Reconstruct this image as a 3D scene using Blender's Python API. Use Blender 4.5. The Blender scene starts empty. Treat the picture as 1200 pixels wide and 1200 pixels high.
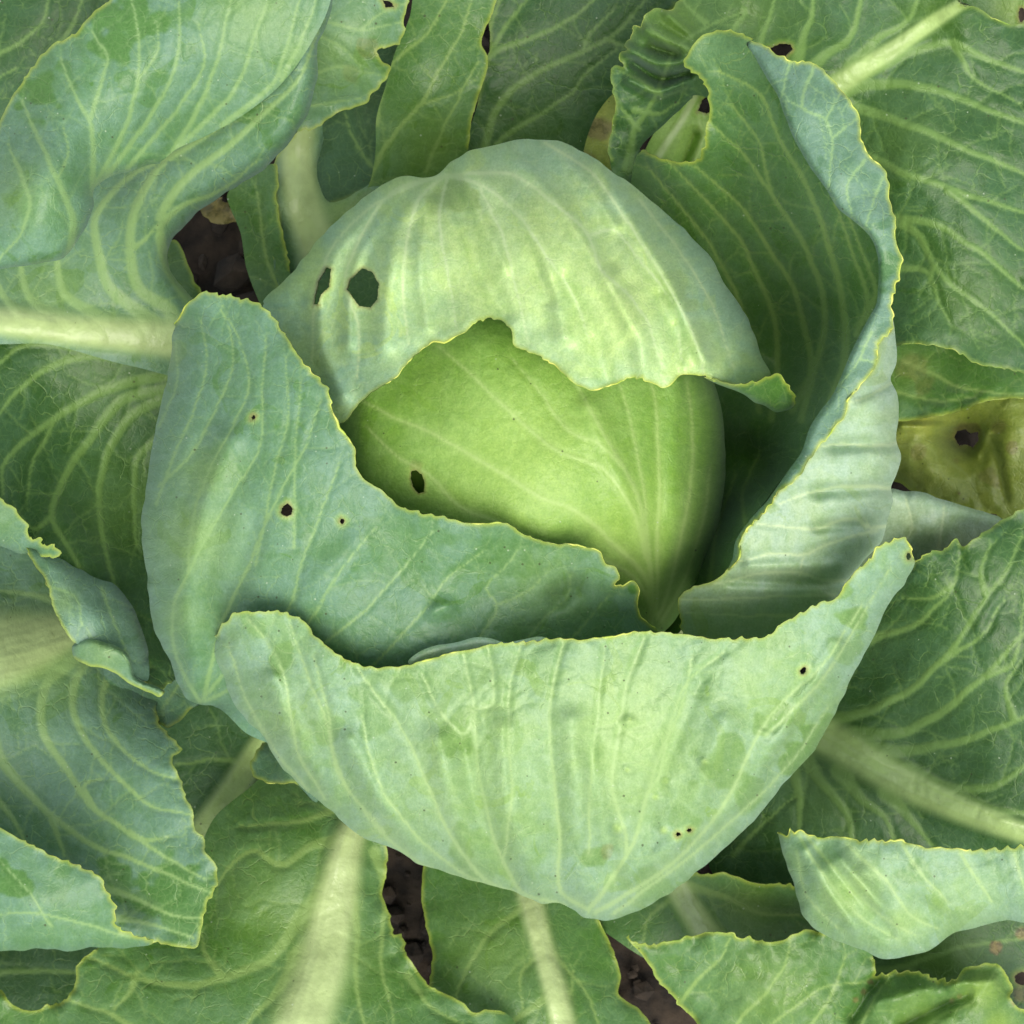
import bpy, bmesh, math, random
import numpy as np
from mathutils import Vector, kdtree
from mathutils.geometry import delaunay_2d_cdt

random.seed(5)
S = bpy.context.scene
COL = S.collection
R = math.radians

# ------------------------------------------------------------------ camera
ZC = 1.25
cam = bpy.data.cameras.new('camera'); co = bpy.data.objects.new('camera', cam); COL.objects.link(co)
co.location = (0, 0, ZC); co.rotation_euler = (0, 0, 0)
cam.sensor_width = 36; cam.lens = 36 * 1.03 / 0.6
cam.clip_start = 0.02; cam.clip_end = 50
cam.dof.use_dof = True; cam.dof.focus_distance = 0.93; cam.dof.aperture_fstop = 22
S.camera = co
# ------------------------------------------------------------------ sky, sun, exposure
SUN_EL, SUN_AZ = 60, 158          # azimuth clockwise from +Y (top of the picture)
w = bpy.data.worlds.new('World'); S.world = w; w.use_nodes = True
nt = w.node_tree; nt.nodes.clear()
sky = nt.nodes.new('ShaderNodeTexSky'); sky.sky_type = 'NISHITA'; sky.sun_disc = False
sky.sun_elevation = R(SUN_EL); sky.sun_rotation = R(SUN_AZ); sky.dust_density = 3.0; sky.ozone_density = 0.6
bg = nt.nodes.new('ShaderNodeBackground'); bg.inputs[1].default_value = 0.15
ow = nt.nodes.new('ShaderNodeOutputWorld')
ovc = nt.nodes.new('ShaderNodeMix'); ovc.data_type = 'RGBA'; ovc.inputs[0].default_value = .6     # thin overcast over the blue
ovc.inputs[7].default_value = (2.92, 2.88, 2.5, 1)
nt.links.new(sky.outputs[0], ovc.inputs[6]); nt.links.new(ovc.outputs[2], bg.inputs[0]); nt.links.new(bg.outputs[0], ow.inputs[0])
sl = bpy.data.lights.new('sun', 'SUN'); sl.energy = 1.35; sl.angle = R(45); sl.color = (1.0, 0.95, 0.86)
so = bpy.data.objects.new('sun', sl); COL.objects.link(so)
az = R(SUN_AZ); el = R(SUN_EL)
d = Vector((math.sin(az) * math.cos(el), math.cos(az) * math.cos(el), math.sin(el)))
so.rotation_euler = d.to_track_quat('Z', 'Y').to_euler(); so.location = d * 3
S.view_settings.view_transform = 'Standard'; S.view_settings.look = 'None'
S.view_settings.exposure = 1.0; S.view_settings.gamma = 1
S.cycles.use_denoising = True; S.cycles.max_bounces = 8
S.cycles.diffuse_bounces = 5; S.cycles.transmission_bounces = 6

# ------------------------------------------------------------------ helpers
def at(px, py, z):
    k = 5e-4 * (ZC - z) / 1.03
    return (px - 600) * k, (600 - py) * k, z

def _hash(ix, iy, seed):
    n = (ix * 374761393 + iy * 668265263 + seed * 982451653) & 0x7fffffff
    n = ((n ^ (n >> 13)) * 1274126177) & 0x7fffffff
    return ((n ^ (n >> 16)) & 0xffff) / 65535.0
def vnoise(x, y, seed=0):
    ix = np.floor(x).astype(np.int64); iy = np.floor(y).astype(np.int64)
    fx = x - ix; fy = y - iy
    fx = fx * fx * (3 - 2 * fx); fy = fy * fy * (3 - 2 * fy)
    a = _hash(ix, iy, seed); b = _hash(ix + 1, iy, seed); c = _hash(ix, iy + 1, seed); e = _hash(ix + 1, iy + 1, seed)
    return (a + (b - a) * fx) * (1 - fy) + (c + (e - c) * fx) * fy - 0.5
def fbm(x, y, seed=0, o=3):
    r = 0; a = 1.0
    for k in range(o):
        r = r + a * vnoise(x * 2 ** k + 17.3 * k, y * 2 ** k, seed + k); a *= .5
    return r

def catmull(pts, step, closed=False):
    """resample a polyline (n, k) smoothly, about every `step` pixels; returns points"""
    P = np.array(pts, float); n = len(P)
    if n == 2 and not closed:
        m = max(2, int(np.linalg.norm(P[1, :2] - P[0, :2]) / step) + 1)
        t = np.linspace(0, 1, m)[:, None]; return P[0] * (1 - t) + P[1] * t
    out = []
    for i in range(n if closed else n - 1):
        p1 = P[i]; p2 = P[(i + 1) % n]
        p0 = P[(i - 1) % n] if (closed or i > 0) else 2 * p1 - p2
        p3 = P[(i + 2) % n] if (closed or i < n - 2) else 2 * p2 - p1
        L = np.linalg.norm(p2[:2] - p1[:2])
        # tangents limited to the length of the piece: no loops where spacing is uneven
        def tan(a, b, c):
            d1 = np.linalg.norm(b[:2] - a[:2]) + 1e-6; d2 = np.linalg.norm(c[:2] - b[:2]) + 1e-6
            return ((b - a) / d1 * d2 + (c - b) / d2 * d1) / (d1 + d2)
        m1 = tan(p0, p1, p2) * L * .9; m2 = tan(p1, p2, p3) * L * .9
        m = max(1, int(round(L / step)))
        for k in range(m):
            t = k / m; t2 = t * t; t3 = t2 * t
            out.append((2*t3-3*t2+1)*p1 + (t3-2*t2+t)*m1 + (-2*t3+3*t2)*p2 + (t3-t2)*m2)
    if not closed: out.append(P[-1])
    return np.array(out)

class TPS:
    def __init__(s, c, lam=1e-4):
        c = np.array(c, float); s.c = c[:, :2] / 500.; n = len(c)
        K = s.U(np.linalg.norm(s.c[:, None] - s.c[None], axis=2)) + lam * np.eye(n)
        P = np.hstack([np.ones((n, 1)), s.c]); A = np.zeros((n + 3, n + 3))
        A[:n, :n] = K; A[:n, n:] = P; A[n:, :n] = P.T
        s.w = np.linalg.solve(A, np.concatenate([c[:, 2], np.zeros(3)]))
    def U(s, r): return np.where(r > 1e-9, r * r * np.log(r + 1e-12), 0)
    def __call__(s, q):
        q = q / 500.; n = len(s.c); out = np.empty(len(q))
        for i in range(0, len(q), 20000):
            b = q[i:i+20000]
            out[i:i+20000] = s.U(np.linalg.norm(b[:, None] - s.c[None], axis=2)) @ s.w[:n] + s.w[n] + b @ s.w[n+1:]
        return out

def inside(q, poly):
    x, y = q[:, 0], q[:, 1]; r = np.zeros(len(q), bool); n = len(poly)
    x1, y1 = poly[:, 0], poly[:, 1]; x2, y2 = np.roll(x1, -1), np.roll(y1, -1)
    for k in range(n):
        if y1[k] == y2[k]: continue
        c = ((y1[k] > y) != (y2[k] > y))
        if not c.any(): continue
        xi = (x2[k] - x1[k]) * (y[c] - y1[k]) / (y2[k] - y1[k]) + x1[k]
        r[c] ^= x[c] < xi
    return r

class Near:
    """nearest point on a set of sampled curves, refined along the tangent"""
    def __init__(s, curves):          # curves: list of arrays (n,3) x, y, half width
        s.p = []; s.t = []; s.w = []; s.id = []
        for k, c in enumerate(curves):
            g = np.gradient(c[:, :2], axis=0); g /= (np.linalg.norm(g, axis=1)[:, None] + 1e-9)
            s.p.append(c[:, :2]); s.t.append(g); s.w.append(c[:, 2]); s.id.append(np.full(len(c), k))
        s.n = sum(map(len, s.p))
        if not s.n: return
        s.p = np.vstack(s.p); s.t = np.vstack(s.t); s.w = np.concatenate(s.w); s.id = np.concatenate(s.id)
        s.kd = kdtree.KDTree(s.n)
        for i, (x, y) in enumerate(s.p): s.kd.insert((x, y, 0), i)
        s.kd.balance()
    def q(s, v):
        if not s.n: return np.full(len(v), 1e3), np.ones(len(v)), np.full(len(v), -1)
        f = s.kd.find; idx = np.array([f((x, y, 0))[1] for x, y in v.tolist()])
        dv = v - s.p[idx]; al = np.clip((dv * s.t[idx]).sum(1), -2.2, 2.2)
        dd = np.linalg.norm(dv - al[:, None] * s.t[idx], axis=1)
        return dd, s.w[idx], s.id[idx]

def sm(x): x = np.clip(x, 0, 1); return x * x * (3 - 2 * x)

# ------------------------------------------------------------------ materials
def srgb(r, g, b):
    f = lambda c: (c / 255) / 12.92 if c / 255 < .04045 else (((c / 255) + .055) / 1.055) ** 2.4
    return (f(r), f(g), f(b), 1)

def leaf_material(name, green, bloom, vein, rib, yellow, bloom_amt=.55, trans=.25, net=.28, edge=(172, 190, 70), rough=.44, seed=0., specks=.5, br=.4):
    m = bpy.data.materials.new(name); m.use_nodes = True; t = m.node_tree; N = t.nodes; N.clear(); K = t.links.new
    def n(tp, **kw):
        o = N.new(tp)
        for k, v in kw.items(): setattr(o, k, v)
        return o
    def mix(f, a, b, bt='MIX'):
        o = n('ShaderNodeMix', data_type='RGBA', blend_type=bt)
        for s_, v in ((o.inputs[0], f), (o.inputs[6], a), (o.inputs[7], b)):
            if hasattr(v, 'links'): K(v, s_)
            else: s_.default_value = v
        return o.outputs[2]
    def math_(op, a, b=None, c=None, clamp=False):
        o = n('ShaderNodeMath', operation=op, use_clamp=clamp)
        for i, v in enumerate((a, b, c)):
            if v is None: continue
            if hasattr(v, 'links'): K(v, o.inputs[i])
            else: o.inputs[i].default_value = v
        return o.outputs[0]
    def ramp(v, a, b):
        o = n('ShaderNodeMapRange', interpolation_type='SMOOTHSTEP'); K(v, o.inputs[0])
        o.inputs[1].default_value = a; o.inputs[2].default_value = b; return o.outputs[0]
    uv = n('ShaderNodeUVMap', uv_map='leaf')
    mp = n('ShaderNodeMapping'); K(uv.outputs[0], mp.inputs[0]); mp.inputs['Location'].default_value = (seed, seed * .7, 0)
    def noise(scale, det=3, rgh=.5, dist=0.):
        o = n('ShaderNodeTexNoise', noise_dimensions='2D'); K(mp.outputs[0], o.inputs['Vector'])
        o.inputs['Scale'].default_value = scale; o.inputs['Detail'].default_value = det
        o.inputs['Roughness'].default_value = rgh; o.inputs['Distortion'].default_value = dist
        return o
    a1 = n('ShaderNodeAttribute', attribute_name='veins'); s1 = n('ShaderNodeSeparateColor'); K(a1.outputs['Color'], s1.inputs[0])
    a2 = n('ShaderNodeAttribute', attribute_name='tone'); s2 = n('ShaderNodeSeparateColor'); K(a2.outputs['Color'], s2.inputs[0])
    ribm, veinm, brm, edgem = s1.outputs[0], s1.outputs[1], s1.outputs[2], a1.outputs['Alpha']
    yel, brown, wiped = s2.outputs[0], s2.outputs[1], s2.outputs[2]
    # waxy bloom over the green, with rubbed and wetted places
    big = noise(.9, 4, .55, .4).outputs[0]; mid = noise(4.2, 4, .6, .3).outputs[0]; fine = noise(38, 4, .65).outputs[0]
    bl = math_('ADD', math_('MULTIPLY', ramp(big, .36, .62), .5), math_('MULTIPLY', ramp(mid, .35, .7), .5))
    bl = math_('MULTIPLY_ADD', bl, .8, bloom_amt - .45, clamp=True)
    rub = ramp(noise(1.5, 3, .5, .8).outputs[0], .645, .662)
    bl = math_('SUBTRACT', bl, math_('MULTIPLY', rub, .4), clamp=True)
    bl = math_('ADD', bl, a2.outputs['Alpha'], clamp=True); bl = math_('MULTIPLY', bl, math_('SUBTRACT', 1, wiped), clamp=True)
    # fine veinlets
    wv = n('ShaderNodeVectorMath', operation='ADD'); K(mp.outputs[0], wv.inputs[0])
    dn = noise(5, 2); sc = n('ShaderNodeVectorMath', operation='SCALE'); K(dn.outputs[1], sc.inputs[0]); sc.inputs[3].default_value = .16
    K(sc.outputs[0], wv.inputs[1])
    def vor(scale):
        o = n('ShaderNodeTexVoronoi', voronoi_dimensions='2D', feature='DISTANCE_TO_EDGE'); K(wv.outputs[0], o.inputs['Vector'])
        o.inputs['Scale'].default_value = scale; return o.outputs['Distance']
    v1 = ramp(vor(3.9), .05, .0); v2 = ramp(vor(11.), .12, .0)
    fade = ramp(noise(2.3, 2).outputs[0], .4, .66)
    netm = math_('ADD', math_('MULTIPLY', math_('MULTIPLY', v1, fade), net * 1.5), math_('MULTIPLY', v2, net * .5), clamp=True); netm = math_('MULTIPLY', netm, math_('SUBTRACT', 1, math_('MULTIPLY', ribm, .85)))
    c = mix(bl, green, bloom)
    c = mix(math_('MULTIPLY', yel, .9), c, yellow)
    c = mix(math_('MULTIPLY', wiped, .9), c, mix(.35, green, srgb(74, 122, 36)))
    mott = mix(ramp(fine, .3, .7), (.9, .92, .89, 1), (1.08, 1.06, 1.08, 1))
    c = mix(1., c, mott, 'MULTIPLY')
    mott2 = mix(ramp(noise(9, 5, .7).outputs[0], .3, .7), (.88, .92, .87, 1), (1.1, 1.07, 1.09, 1))
    c = mix(1., c, mott2, 'MULTIPLY')
    c = mix(netm, c, vein)
    c = mix(math_('MULTIPLY', brm, br), c, vein)
    c = mix(math_('MULTIPLY', veinm, .8), c, vein)
    rbp = n('ShaderNodeMapRange'); K(ribm, rbp.inputs[0]); rbp.inputs[1].default_value = .35; rbp.inputs[2].default_value = 1.; rbp.inputs[3].default_value = .0; rbp.inputs[4].default_value = 1.
    ribc = mix(ramp(noise(3, 3, .6).outputs[0], .3, .7), rib, tuple(x * .82 for x in rib[:3]) + (1,))
    ribc = mix(rbp.outputs[0], mix(.5, vein, rib), ribc); c = mix(math_('MULTIPLY', ribm, .96), c, ribc)
    c = mix(math_('MULTIPLY', edgem, .75), c, srgb(*edge))
    # feeding marks, specks of dirt and pale dots
    vs = n('ShaderNodeTexVoronoi', voronoi_dimensions='2D', feature='F1'); K(mp.outputs[0], vs.inputs['Vector']); vs.inputs['Scale'].default_value = 5.2
    sh = n('ShaderNodeSeparateColor'); K(vs.outputs['Color'], sh.inputs[0])
    pick = math_('GREATER_THAN', math_('ADD', sh.outputs[0], math_('MULTIPLY', ramp(noise(.8, 2).outputs[0], .5, .7), .35 * specks)), 1.02 - .25 * specks)
    rad = math_('MULTIPLY', math_('MULTIPLY_ADD', math_('POWER', sh.outputs[1], 2), .075, .012), math_('ADD', fine, .35))
    spk = math_('MULTIPLY', math_('LESS_THAN', vs.outputs['Distance'], rad), pick)
    c = mix(math_('MULTIPLY', spk, .7), c, srgb(62, 62, 38))
    vs2 = n('ShaderNodeTexVoronoi', voronoi_dimensions='2D', feature='F1'); K(mp.outputs[0], vs2.inputs['Vector']); vs2.inputs['Scale'].default_value = 5.3
    sh2 = n('ShaderNodeSeparateColor'); K(vs2.outputs['Color'], sh2.inputs[0])
    spk2 = math_('MULTIPLY', math_('LESS_THAN', vs2.outputs['Distance'], math_('MULTIPLY', sh2.outputs[1], .06)), math_('GREATER_THAN', sh2.outputs[0], 1 - .2 * specks))
    c = mix(math_('MULTIPLY', spk2, .45), c, srgb(205, 222, 190))
    c = mix(brown, c, mix(ramp(noise(7, 4, .7).outputs[0], .35, .6), srgb(88, 70, 44), srgb(150, 134, 84)))
    # relief
    h = math_('ADD', math_('MULTIPLY', netm, -.6), math_('MULTIPLY', fine, .06))
    h = math_('ADD', h, math_('MULTIPLY', mid, .8)); h = math_('ADD', h, math_('MULTIPLY', noise(12, 2, .5).outputs[0], .35))
    bp = n('ShaderNodeBump'); K(h, bp.inputs['Height']); bp.inputs['Distance'].default_value = .0011; bp.inputs['Strength'].default_value = .75
    p = n('ShaderNodeBsdfPrincipled'); K(c, p.inputs['Base Color']); K(bp.outputs[0], p.inputs['Normal'])
    K(math_('SUBTRACT', math_('MULTIPLY_ADD', bl, .16, rough - .1), math_('MULTIPLY', ribm, .12)), p.inputs['Roughness'])
    p.inputs['Specular IOR Level'].default_value = .5
    p.inputs['Sheen Weight'].default_value = .14; p.inputs['Sheen Roughness'].default_value = .45
    p.inputs['Sheen Tint'].default_value = (.72, .88, 1, 1)
    tr = n('ShaderNodeBsdfTranslucent'); K(mix(.55, c, (.36, .62, .08, 1)), tr.inputs[0]); K(bp.outputs[0], tr.inputs[1])
    ms = n('ShaderNodeMixShader'); K(math_('MULTIPLY', math_('SUBTRACT', 1, math_('MULTIPLY', ribm, .6)), trans), ms.inputs[0]); K(p.outputs[0], ms.inputs[1]); K(tr.outputs[0], ms.inputs[2])
    o = n('ShaderNodeOutputMaterial'); K(ms.outputs[0], o.inputs[0])
    return m

def simple_material(name, c1, c2, scale=20., rough=.6, trans=0., bump=.3):
    m = bpy.data.materials.new(name); m.use_nodes = True; t = m.node_tree; p = t.nodes['Principled BSDF']
    tc = t.nodes.new('ShaderNodeTexCoord'); nz = t.nodes.new('ShaderNodeTexNoise'); nz.inputs['Scale'].default_value = scale; nz.inputs['Detail'].default_value = 6
    t.links.new(tc.outputs['Object'], nz.inputs[0])
    cr = t.nodes.new('ShaderNodeValToRGB'); cr.color_ramp.elements[0].position = .35; cr.color_ramp.elements[1].position = .65
    cr.color_ramp.elements[0].color = c1; cr.color_ramp.elements[1].color = c2
    t.links.new(nz.outputs[0], cr.inputs[0]); t.links.new(cr.outputs[0], p.inputs['Base Color']); p.inputs['Roughness'].default_value = rough
    b = t.nodes.new('ShaderNodeBump'); b.inputs['Distance'].default_value = .004; b.inputs['Strength'].default_value = bump
    t.links.new(nz.outputs[0], b.inputs['Height']); t.links.new(b.outputs[0], p.inputs['Normal'])
    return m

VE = srgb(150, 182, 112)
PAL = {}
def pal(key, **k): PAL[key] = leaf_material(key, **k)
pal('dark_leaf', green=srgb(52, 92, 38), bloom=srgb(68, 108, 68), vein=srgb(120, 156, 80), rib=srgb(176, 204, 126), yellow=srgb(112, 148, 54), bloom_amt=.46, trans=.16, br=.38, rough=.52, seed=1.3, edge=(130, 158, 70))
pal('blue_leaf', green=srgb(84, 128, 68), bloom=srgb(108, 146, 122), vein=srgb(150, 184, 114), rib=srgb(186, 208, 140), yellow=srgb(144, 176, 82), bloom_amt=.8, trans=.2, seed=4.1)
pal('mid_leaf', green=srgb(80, 124, 50), bloom=srgb(96, 136, 86), vein=srgb(142, 174, 94), rib=srgb(186, 206, 140), yellow=srgb(138, 170, 70), bloom_amt=.5, trans=.2, seed=7.7)
pal('wrapper', green=srgb(90, 136, 70), bloom=srgb(112, 152, 124), vein=srgb(146, 182, 116), rib=srgb(188, 208, 150), yellow=srgb(150, 184, 100), bloom_amt=.78, trans=.22, br=.3, seed=2.9, net=.22, specks=.6)
pal('front', green=srgb(128, 168, 94), bloom=srgb(144, 180, 150), vein=srgb(178, 208, 142), rib=srgb(196, 214, 158), yellow=srgb(174, 206, 118), bloom_amt=.74, trans=.22, br=.18, seed=9.2, net=.2, specks=1.)
pal('crown', green=srgb(188, 218, 138), bloom=srgb(158, 198, 168), vein=srgb(216, 236, 180), rib=srgb(204, 220, 160), yellow=srgb(208, 234, 152), bloom_amt=.48, trans=.28, br=.12, seed=12.4, net=.14, specks=.3)
pal('heart', green=srgb(122, 170, 62), bloom=srgb(146, 188, 100), vein=srgb(184, 214, 128), rib=srgb(196, 220, 148), yellow=srgb(172, 208, 104), bloom_amt=.5, trans=.26, br=.12, seed=15.5, net=.10, specks=.3, rough=.5)
pal('pale', green=srgb(160, 190, 132), bloom=srgb(172, 200, 176), vein=srgb(202, 222, 174), rib=srgb(204, 220, 170), yellow=srgb(182, 208, 140), bloom_amt=.65, trans=.22, br=.15, seed=18.1, net=.12, specks=.25)
pal('blue_rim', green=srgb(84, 126, 84), bloom=srgb(110, 146, 124), vein=srgb(146, 182, 122), rib=srgb(174, 194, 128), yellow=srgb(150, 180, 90), bloom_amt=.9, trans=.12, seed=33., br=.5)
pal('sick', green=srgb(126, 150, 62), bloom=srgb(134, 158, 92), vein=srgb(168, 184, 100), rib=srgb(190, 194, 120), yellow=srgb(182, 190, 84), bloom_amt=.35, trans=.26, seed=21.3, net=.3, specks=1.2)
EDGE = simple_material('leaf_margin_yellow', srgb(124, 158, 62), srgb(184, 196, 98), 90., .45)

EDGE2 = simple_material('leaf_margin_bright', srgb(160, 186, 66), srgb(216, 218, 112), 90., .45)
# ------------------------------------------------------------------ the leaf builder
def branches(vs, rng, dens):
    """cross veins that leave one vein and run on until they meet the next"""
    out = []
    if not vs: return out
    P = np.vstack([c[:, :2] for c in vs]); ids = np.concatenate([np.full(len(c), k) for k, c in enumerate(vs)])
    kd = kdtree.KDTree(len(P))
    for i, (x, y) in enumerate(P): kd.insert((x, y, 0), i)
    kd.balance()
    def grow(x, y, a, wd, own, mx, lvl):
        pts = []; ph = rng.uniform(0, 6); met = False
        for k in range(mx):
            pts.append((x, y, wd * (1 - .35 * k / mx)))
            a += rng.uniform(-.05, .05) + .035 * math.sin(k * .22 + ph)
            x += math.cos(a) * 1.5; y += math.sin(a) * 1.5
            _, i, dd = kd.find((x, y, 0))
            if ids[i] != own and dd < 1.8 and k > 3: met = True; pts.append((x, y, wd * .65)); break
            if lvl and k > 7 and rng.random() < .045:
                out.append(grow(x, y, a + rng.choice((-1, 1)) * rng.uniform(.8, 1.2), wd * .7, -1, rng.randint(10, 22), 0))
        return np.array(pts)
    for own, c in enumerate(vs):
        L = len(c); i = rng.randint(6, 16); side = rng.choice((-1, 1))
        while i < L - 4:
            g = c[min(i + 3, L - 1), :2] - c[i, :2]; a = math.atan2(g[1], g[0]) + side * rng.uniform(.75, 1.25)
            wd = max(.9, min(1.6, c[i, 2] * .45))
            b = grow(c[i, 0], c[i, 1], a, wd, own, rng.randint(22, 48), 1)
            if len(b) > 4: out.append(b)
            i += int(rng.uniform(22, 48) / dens); side = -side
    for own, c in enumerate(vs):          # each vein forks at its end
        g = c[-1, :2] - c[-6, :2] if len(c) > 6 else c[-1, :2] - c[0, :2]; a = math.atan2(g[1], g[0])
        for sgn in (-1, 1):
            b = grow(c[-1, 0], c[-1, 1], a + sgn * rng.uniform(.25, .6), max(.9, c[-1, 2] * .8), own, rng.randint(10, 24), 1)
            if len(b) > 4: out.append(b)
    return [b for b in out if len(b) > 4]

def obj_from(name, V, F, nrm, vc, tn, uv, mats, parent, fmat=None):
    me = bpy.data.meshes.new(name); nF = len(F)
    me.vertices.add(len(V)); me.vertices.foreach_set('co', V.astype(np.float32).ravel())
    me.loops.add(nF * 3); me.loops.foreach_set('vertex_index', F.astype(np.int32).ravel())
    me.polygons.add(nF); me.polygons.foreach_set('loop_start', np.arange(0, nF * 3, 3, dtype=np.int32))
    me.update(calc_edges=True)
    a = me.attributes.new('veins', 'FLOAT_COLOR', 'POINT'); a.data.foreach_set('color', vc.astype(np.float32).ravel())
    a = me.attributes.new('tone', 'FLOAT_COLOR', 'POINT'); a.data.foreach_set('color', tn.astype(np.float32).ravel())
    l = me.uv_layers.new(name='leaf'); l.data.foreach_set('uv', uv[F.ravel()].astype(np.float32).ravel())
    for m in mats: me.materials.append(m)
    me.polygons.foreach_set('use_smooth', np.ones(nF, bool))
    me.normals_split_custom_set_from_vertices(nrm.astype(np.float32).tolist())
    o = bpy.data.objects.new(name, me); COL.objects.link(o)
    if parent: o.parent = parent
    return o

STATS = [0]
def leaf(name, parent, mat, runs, z, veins=(), ribs=(), ridges=(), holes=(), roll=(26, .05), sp=2.8, label=None,
         thick=.0009, tone=(), seed=1, teeth=1.0, quilt=.0012, bumpy=.002, bump_s=90., wave=.002, vein_h=.0006, rib_h=.006, dens=1., edge_r=.00027, split=True, vs=1., halo=.16, crinkle=0.):
    """runs: [(kind, [(x, y), ...])] round the outline; kind m = leaf margin, s = rounded-over silhouette, h = hidden or creased"""
    rng = random.Random(seed)
    pts = []; kinds = []
    for k, p in runs:
        for q in p: pts.append(q[:2]); kinds.append({'m': 0, 's': 1, 'h': 2}[k])
    zc = [c for c in z] + [(q[0], q[1], q[2]) for k, p in runs for q in p if len(q) > 2]
    n = len(pts)
    # outline, resampled piece by piece so every sample keeps its kind
    P3 = [(x, y, 0) for x, y in pts]; ring = []; rk = []
    full = catmull(P3, sp * .75, True)
    # kind of each sample: repeat catmull's own counting
    for i in range(n):
        L = math.dist(pts[i], pts[(i + 1) % n]); m = max(1, int(round(L / (sp * .75))))
        kk = kinds[i] if kinds[i] == kinds[(i + 1) % n] else (2 if 2 in (kinds[i], kinds[(i+1) % n]) else 1)
        rk += [kk] * m
    ring = full[:, :2]; rk = np.array(rk)
    g = np.roll(ring, -1, 0) - np.roll(ring, 1, 0); g /= np.linalg.norm(g, axis=1)[:, None] + 1e-9
    nr = np.stack([g[:, 1], -g[:, 0]], 1)
    area = .5 * np.sum(ring[:, 0] * np.roll(ring[:, 1], -1) - np.roll(ring[:, 0], -1) * ring[:, 1])
    if area < 0: nr = -nr
    s = np.arange(len(ring)) * sp * .75
    saw = lambda per, ph: ((s / per + ph + 2.4 * vnoise(s / 53., s * 0, seed)) % 1.0)
    t1 = saw(15., .3 * seed); tooth = np.where(t1 < .8, t1 / .8, (1 - t1) / .2) ** 1.8
    disp = (tooth * 3.4 * np.maximum(vnoise(s / 31., s * 0 + 9, seed) * 1.5 + .4, 0) + 2.4 * vnoise(s / 8., s * 0 + 3, seed + 5)) * teeth
    disp = np.where(rk == 0, disp, np.where(rk == 1, 5. * vnoise(s / 34., s * 0 + 6, seed + 9) + 2.5 * vnoise(s / 13., s * 0 + 2, seed + 8), 0))
    if name in ('head_leaf', 'margin_curl', 'folded_rim', 'pale_outer_side', 'rim_curl'): disp = np.where(rk == 1, disp * .3, disp)
    ring = ring + nr * disp[:, None]
    loops = [ring]
    for hpts in holes:
        hr = []
        for a_, b_ in zip(hpts, hpts[1:] + hpts[:1]):
            m = max(1, int(round(math.dist(a_, b_) / (sp * .7))))
            for k_ in range(m): hr.append((a_[0] + (b_[0] - a_[0]) * k_ / m + rng.uniform(-.5, .5), a_[1] + (b_[1] - a_[1]) * k_ / m + rng.uniform(-.5, .5)))
        loops.append(np.array(hr))
    # interior points
    lo = ring.min(0); hi = ring.max(0)
    gx = np.arange(lo[0], hi[0], sp); gy = np.arange(lo[1], hi[1], sp * .866)
    X, Y = np.meshgrid(gx, gy); X = X + (np.arange(len(gy)) % 2)[:, None] * sp * .5
    q = np.stack([X.ravel(), Y.ravel()], 1)
    q = q + np.random.RandomState(seed).uniform(-.18, .18, q.shape) * sp
    q = q[inside(q, ring)]
    for h_ in loops[1:]: q = q[~inside(q, h_)]
    kd = kdtree.KDTree(sum(map(len, loops))); j = 0
    for l_ in loops:
        for x, y in l_: kd.insert((x, y, 0), j); j += 1
    kd.balance(); dist = np.array([kd.find((x, y, 0))[2] for x, y in q.tolist()])
    q = q[dist > sp * .55]
    vin = [Vector((float(x), float(y))) for l_ in loops for x, y in l_]; ed = []; j = 0
    for l_ in loops:
        m = len(l_); ed += [(j + i, j + (i + 1) % m) for i in range(m)]; j += m
    nb = j; vin += [Vector((float(x), float(y))) for x, y in q]
    vo, eo, fo, ov, oe, of = delaunay_2d_cdt(vin, ed, [], 0, 1e-5)
    V2 = np.array([tuple(v) for v in vo]); F = np.array([f for f in fo if len(f) == 3])
    cen = V2[F].mean(1); ok = inside(cen, ring)
    for h_ in loops[1:]: ok &= ~inside(cen, h_)
    F = F[ok]
    a = V2[F[:, 1]] - V2[F[:, 0]]; b = V2[F[:, 2]] - V2[F[:, 0]]; cr = a[:, 0] * b[:, 1] - a[:, 1] * b[:, 0]
    F = F[np.abs(cr) > 1e-4]; cr = cr[np.abs(cr) > 1e-4]
    F = np.where((cr > 0)[:, None], F[:, ::-1], F)         # y points down in px, so this faces up
    used = np.unique(F); mp = -np.ones(len(V2), int); mp[used] = np.arange(len(used)); V2 = V2[used]; F = mp[F]
    # height
    f = TPS(zc); Z = f(V2)
    RC = [catmull([(x, y, w_) for x, y, w_ in r], 1.5) for r in ribs]
    def vw(v):
        p = v[0]; w0, w1 = v[1], v[2]; L = len(p)
        c = catmull([(x, y, 1) for x, y in p], 1.5); t = np.linspace(0, 1, len(c))
        c[:, 2] = w1 + (w0 - w1) * (1 - t) ** .9 + (.9 * w0 * np.exp(-t * len(c) * 1.5 / 22.) if ribs else 0)
        return c
    VC = [vw((v[0], v[1] * vs, min(v[2], 2.4) * .55 * (1 + (vs - 1) * .5))) for v in veins]
    for c in VC:      # a small natural wander
        ss = np.arange(len(c)) / 14.; c[:, 0] += 2.2 * vnoise(ss, ss * 0 + seed, 3); c[:, 1] += 2.2 * vnoise(ss, ss * 0 + seed, 8)
    BC = branches(VC, rng, dens) if dens > 0 else []
    dr, wr, ir = Near(RC).q(V2); dv, wv, iv = Near(VC).q(V2); db, wb, _ = Near(BC).q(V2)
    edge_pts = ring[rk == 0]
    de = np.full(len(V2), 99.)
    if len(edge_pts): de = Near([np.column_stack([edge_pts, np.ones(len(edge_pts))])]).q(V2)[0]
    sil = ring[rk == 1]
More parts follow.
